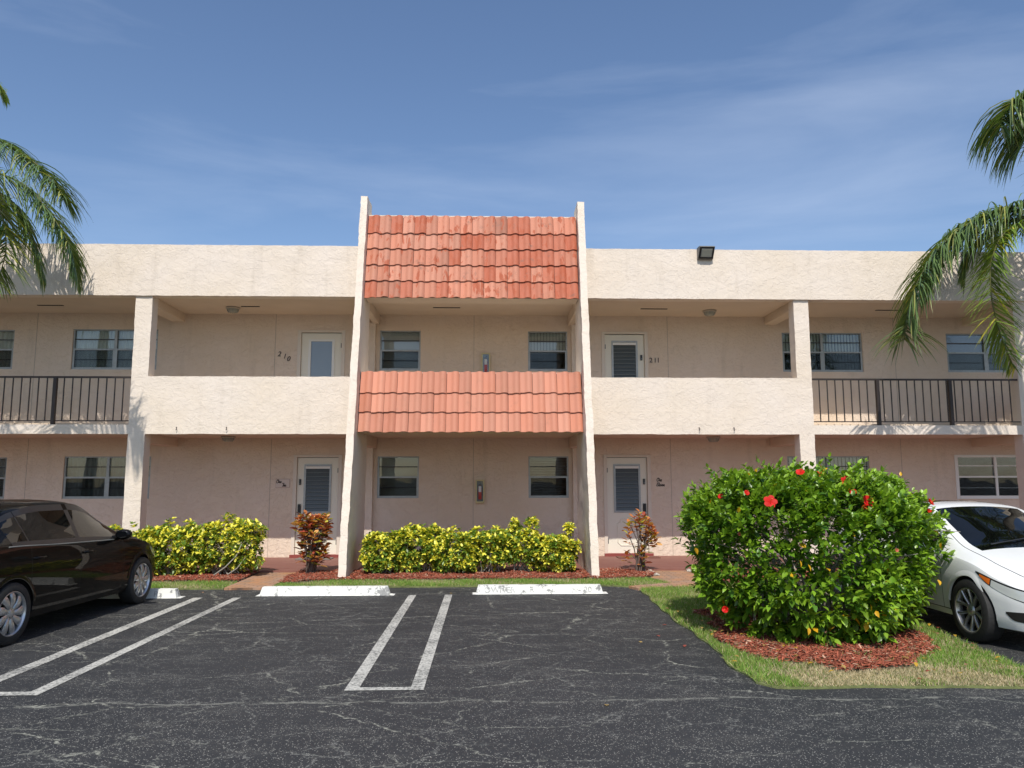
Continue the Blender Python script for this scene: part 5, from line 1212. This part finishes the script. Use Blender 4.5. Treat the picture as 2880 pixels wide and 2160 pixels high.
def mulch(poly, dens, z, label, big=1.0):
    p = scatter(poly, dens); n = len(p); d = unit(np.stack([RNG.normal(0, 1, n), RNG.normal(0, 1, n), RNG.normal(0, .28, n)], 1)); L = RNG.uniform(.025, .085, n)*big
    zz = z+RNG.uniform(0, .035, n)+.012*nz(p, 4.0, 1); P = np.stack([p[:, 0], p[:, 1], zz], 1)
    g = RNG.uniform(.55, 1.35, n)[:, None]; c = np.where(RNG.random((n, 1)) < .13, np.array([.46, .28, .19]), np.array([.33, .095, .055]))*g
    o = massmesh('mulch', CHIP_V, CHIP_F, P, frames(d, RNG.normal(0, .4, n)), np.stack([RNG.uniform(.006, .016, n)*big, L, np.full(n, .006)], 1), c, M_CHIP); return tag(o, label, 'mulch', None, 'stuff')
mulch(BED_L, 2600, .045, 'red bark mulch in the bed behind the black car'); mulch(BED_M, 2600, .045, 'red bark mulch in the bed between the fin walls')
mulch(BED_R, 1500, .045, 'red bark mulch in the bed behind the white car'); mulch(MULCH_ISL, 2600, .032, 'red bark mulch under the hibiscus bush', 1.1)
# fallen leaves
n = 150; a = RNG.uniform(0, 6.28, n); r = RNG.uniform(.9, 2.0, n); lp = np.stack([4.0+1.15*r*np.cos(a), -6.5+1.05*r*np.sin(a), np.full(n, .075)], 1); lp = lp[inside(ISL, lp[:, :2])]
ex_ = np.array([(2.15, -6.4, .006), (1.9, -6.7, .006), (2.4, -5.8, .006), (-1.9, -7.7, .006), (-.25, -3.2, .006), (2.3, -7.0, .006), (-4.0, -2.9, .006), (1.2, -9.0, .006)]); lp = np.concatenate([lp, ex_]); n = len(lp)
pal = np.array([(.55, .33, .04), (.30, .07, .05), (.36, .20, .12), (.45, .30, .10)]); 
tag(massmesh('fallen_leaves', LEAF_V, LEAF_F, lp, frames(unit(np.stack([RNG.normal(0, 1, n), RNG.normal(0, 1, n), RNG.normal(0, .15, n)], 1))), np.tile([.035, .055, .05], (n, 1)), pal[RNG.integers(0, 4, n)], M_LEAF), 'fallen yellow and brown leaves around the hibiscus', 'leaves', None, 'stuff')
# pale pebbles by the right path
n = 420; pp = np.concatenate([np.stack([RNG.normal(4.02, .05, n//2), RNG.uniform(-1.0, -.74, n//2)+0, np.full(n//2, .06)], 1), np.stack([RNG.uniform(3.15, 3.28, n//2), RNG.uniform(-1.5, -.74, n//2), np.full(n//2, .055)], 1)])
tag(massmesh('pebbles', CHIP_V, CHIP_F, pp, frames(unit(RNG.normal(0, 1, (len(pp), 3)))), np.tile([.022, .024, .02], (len(pp), 1)), np.tile([.55, .50, .42], (len(pp), 1))*RNG.uniform(.7, 1.2, (len(pp), 1)), M_CHIP), 'pale pebbles edging the right brick path', 'pebbles', None, 'stuff')
bpy.context.view_layer.update()
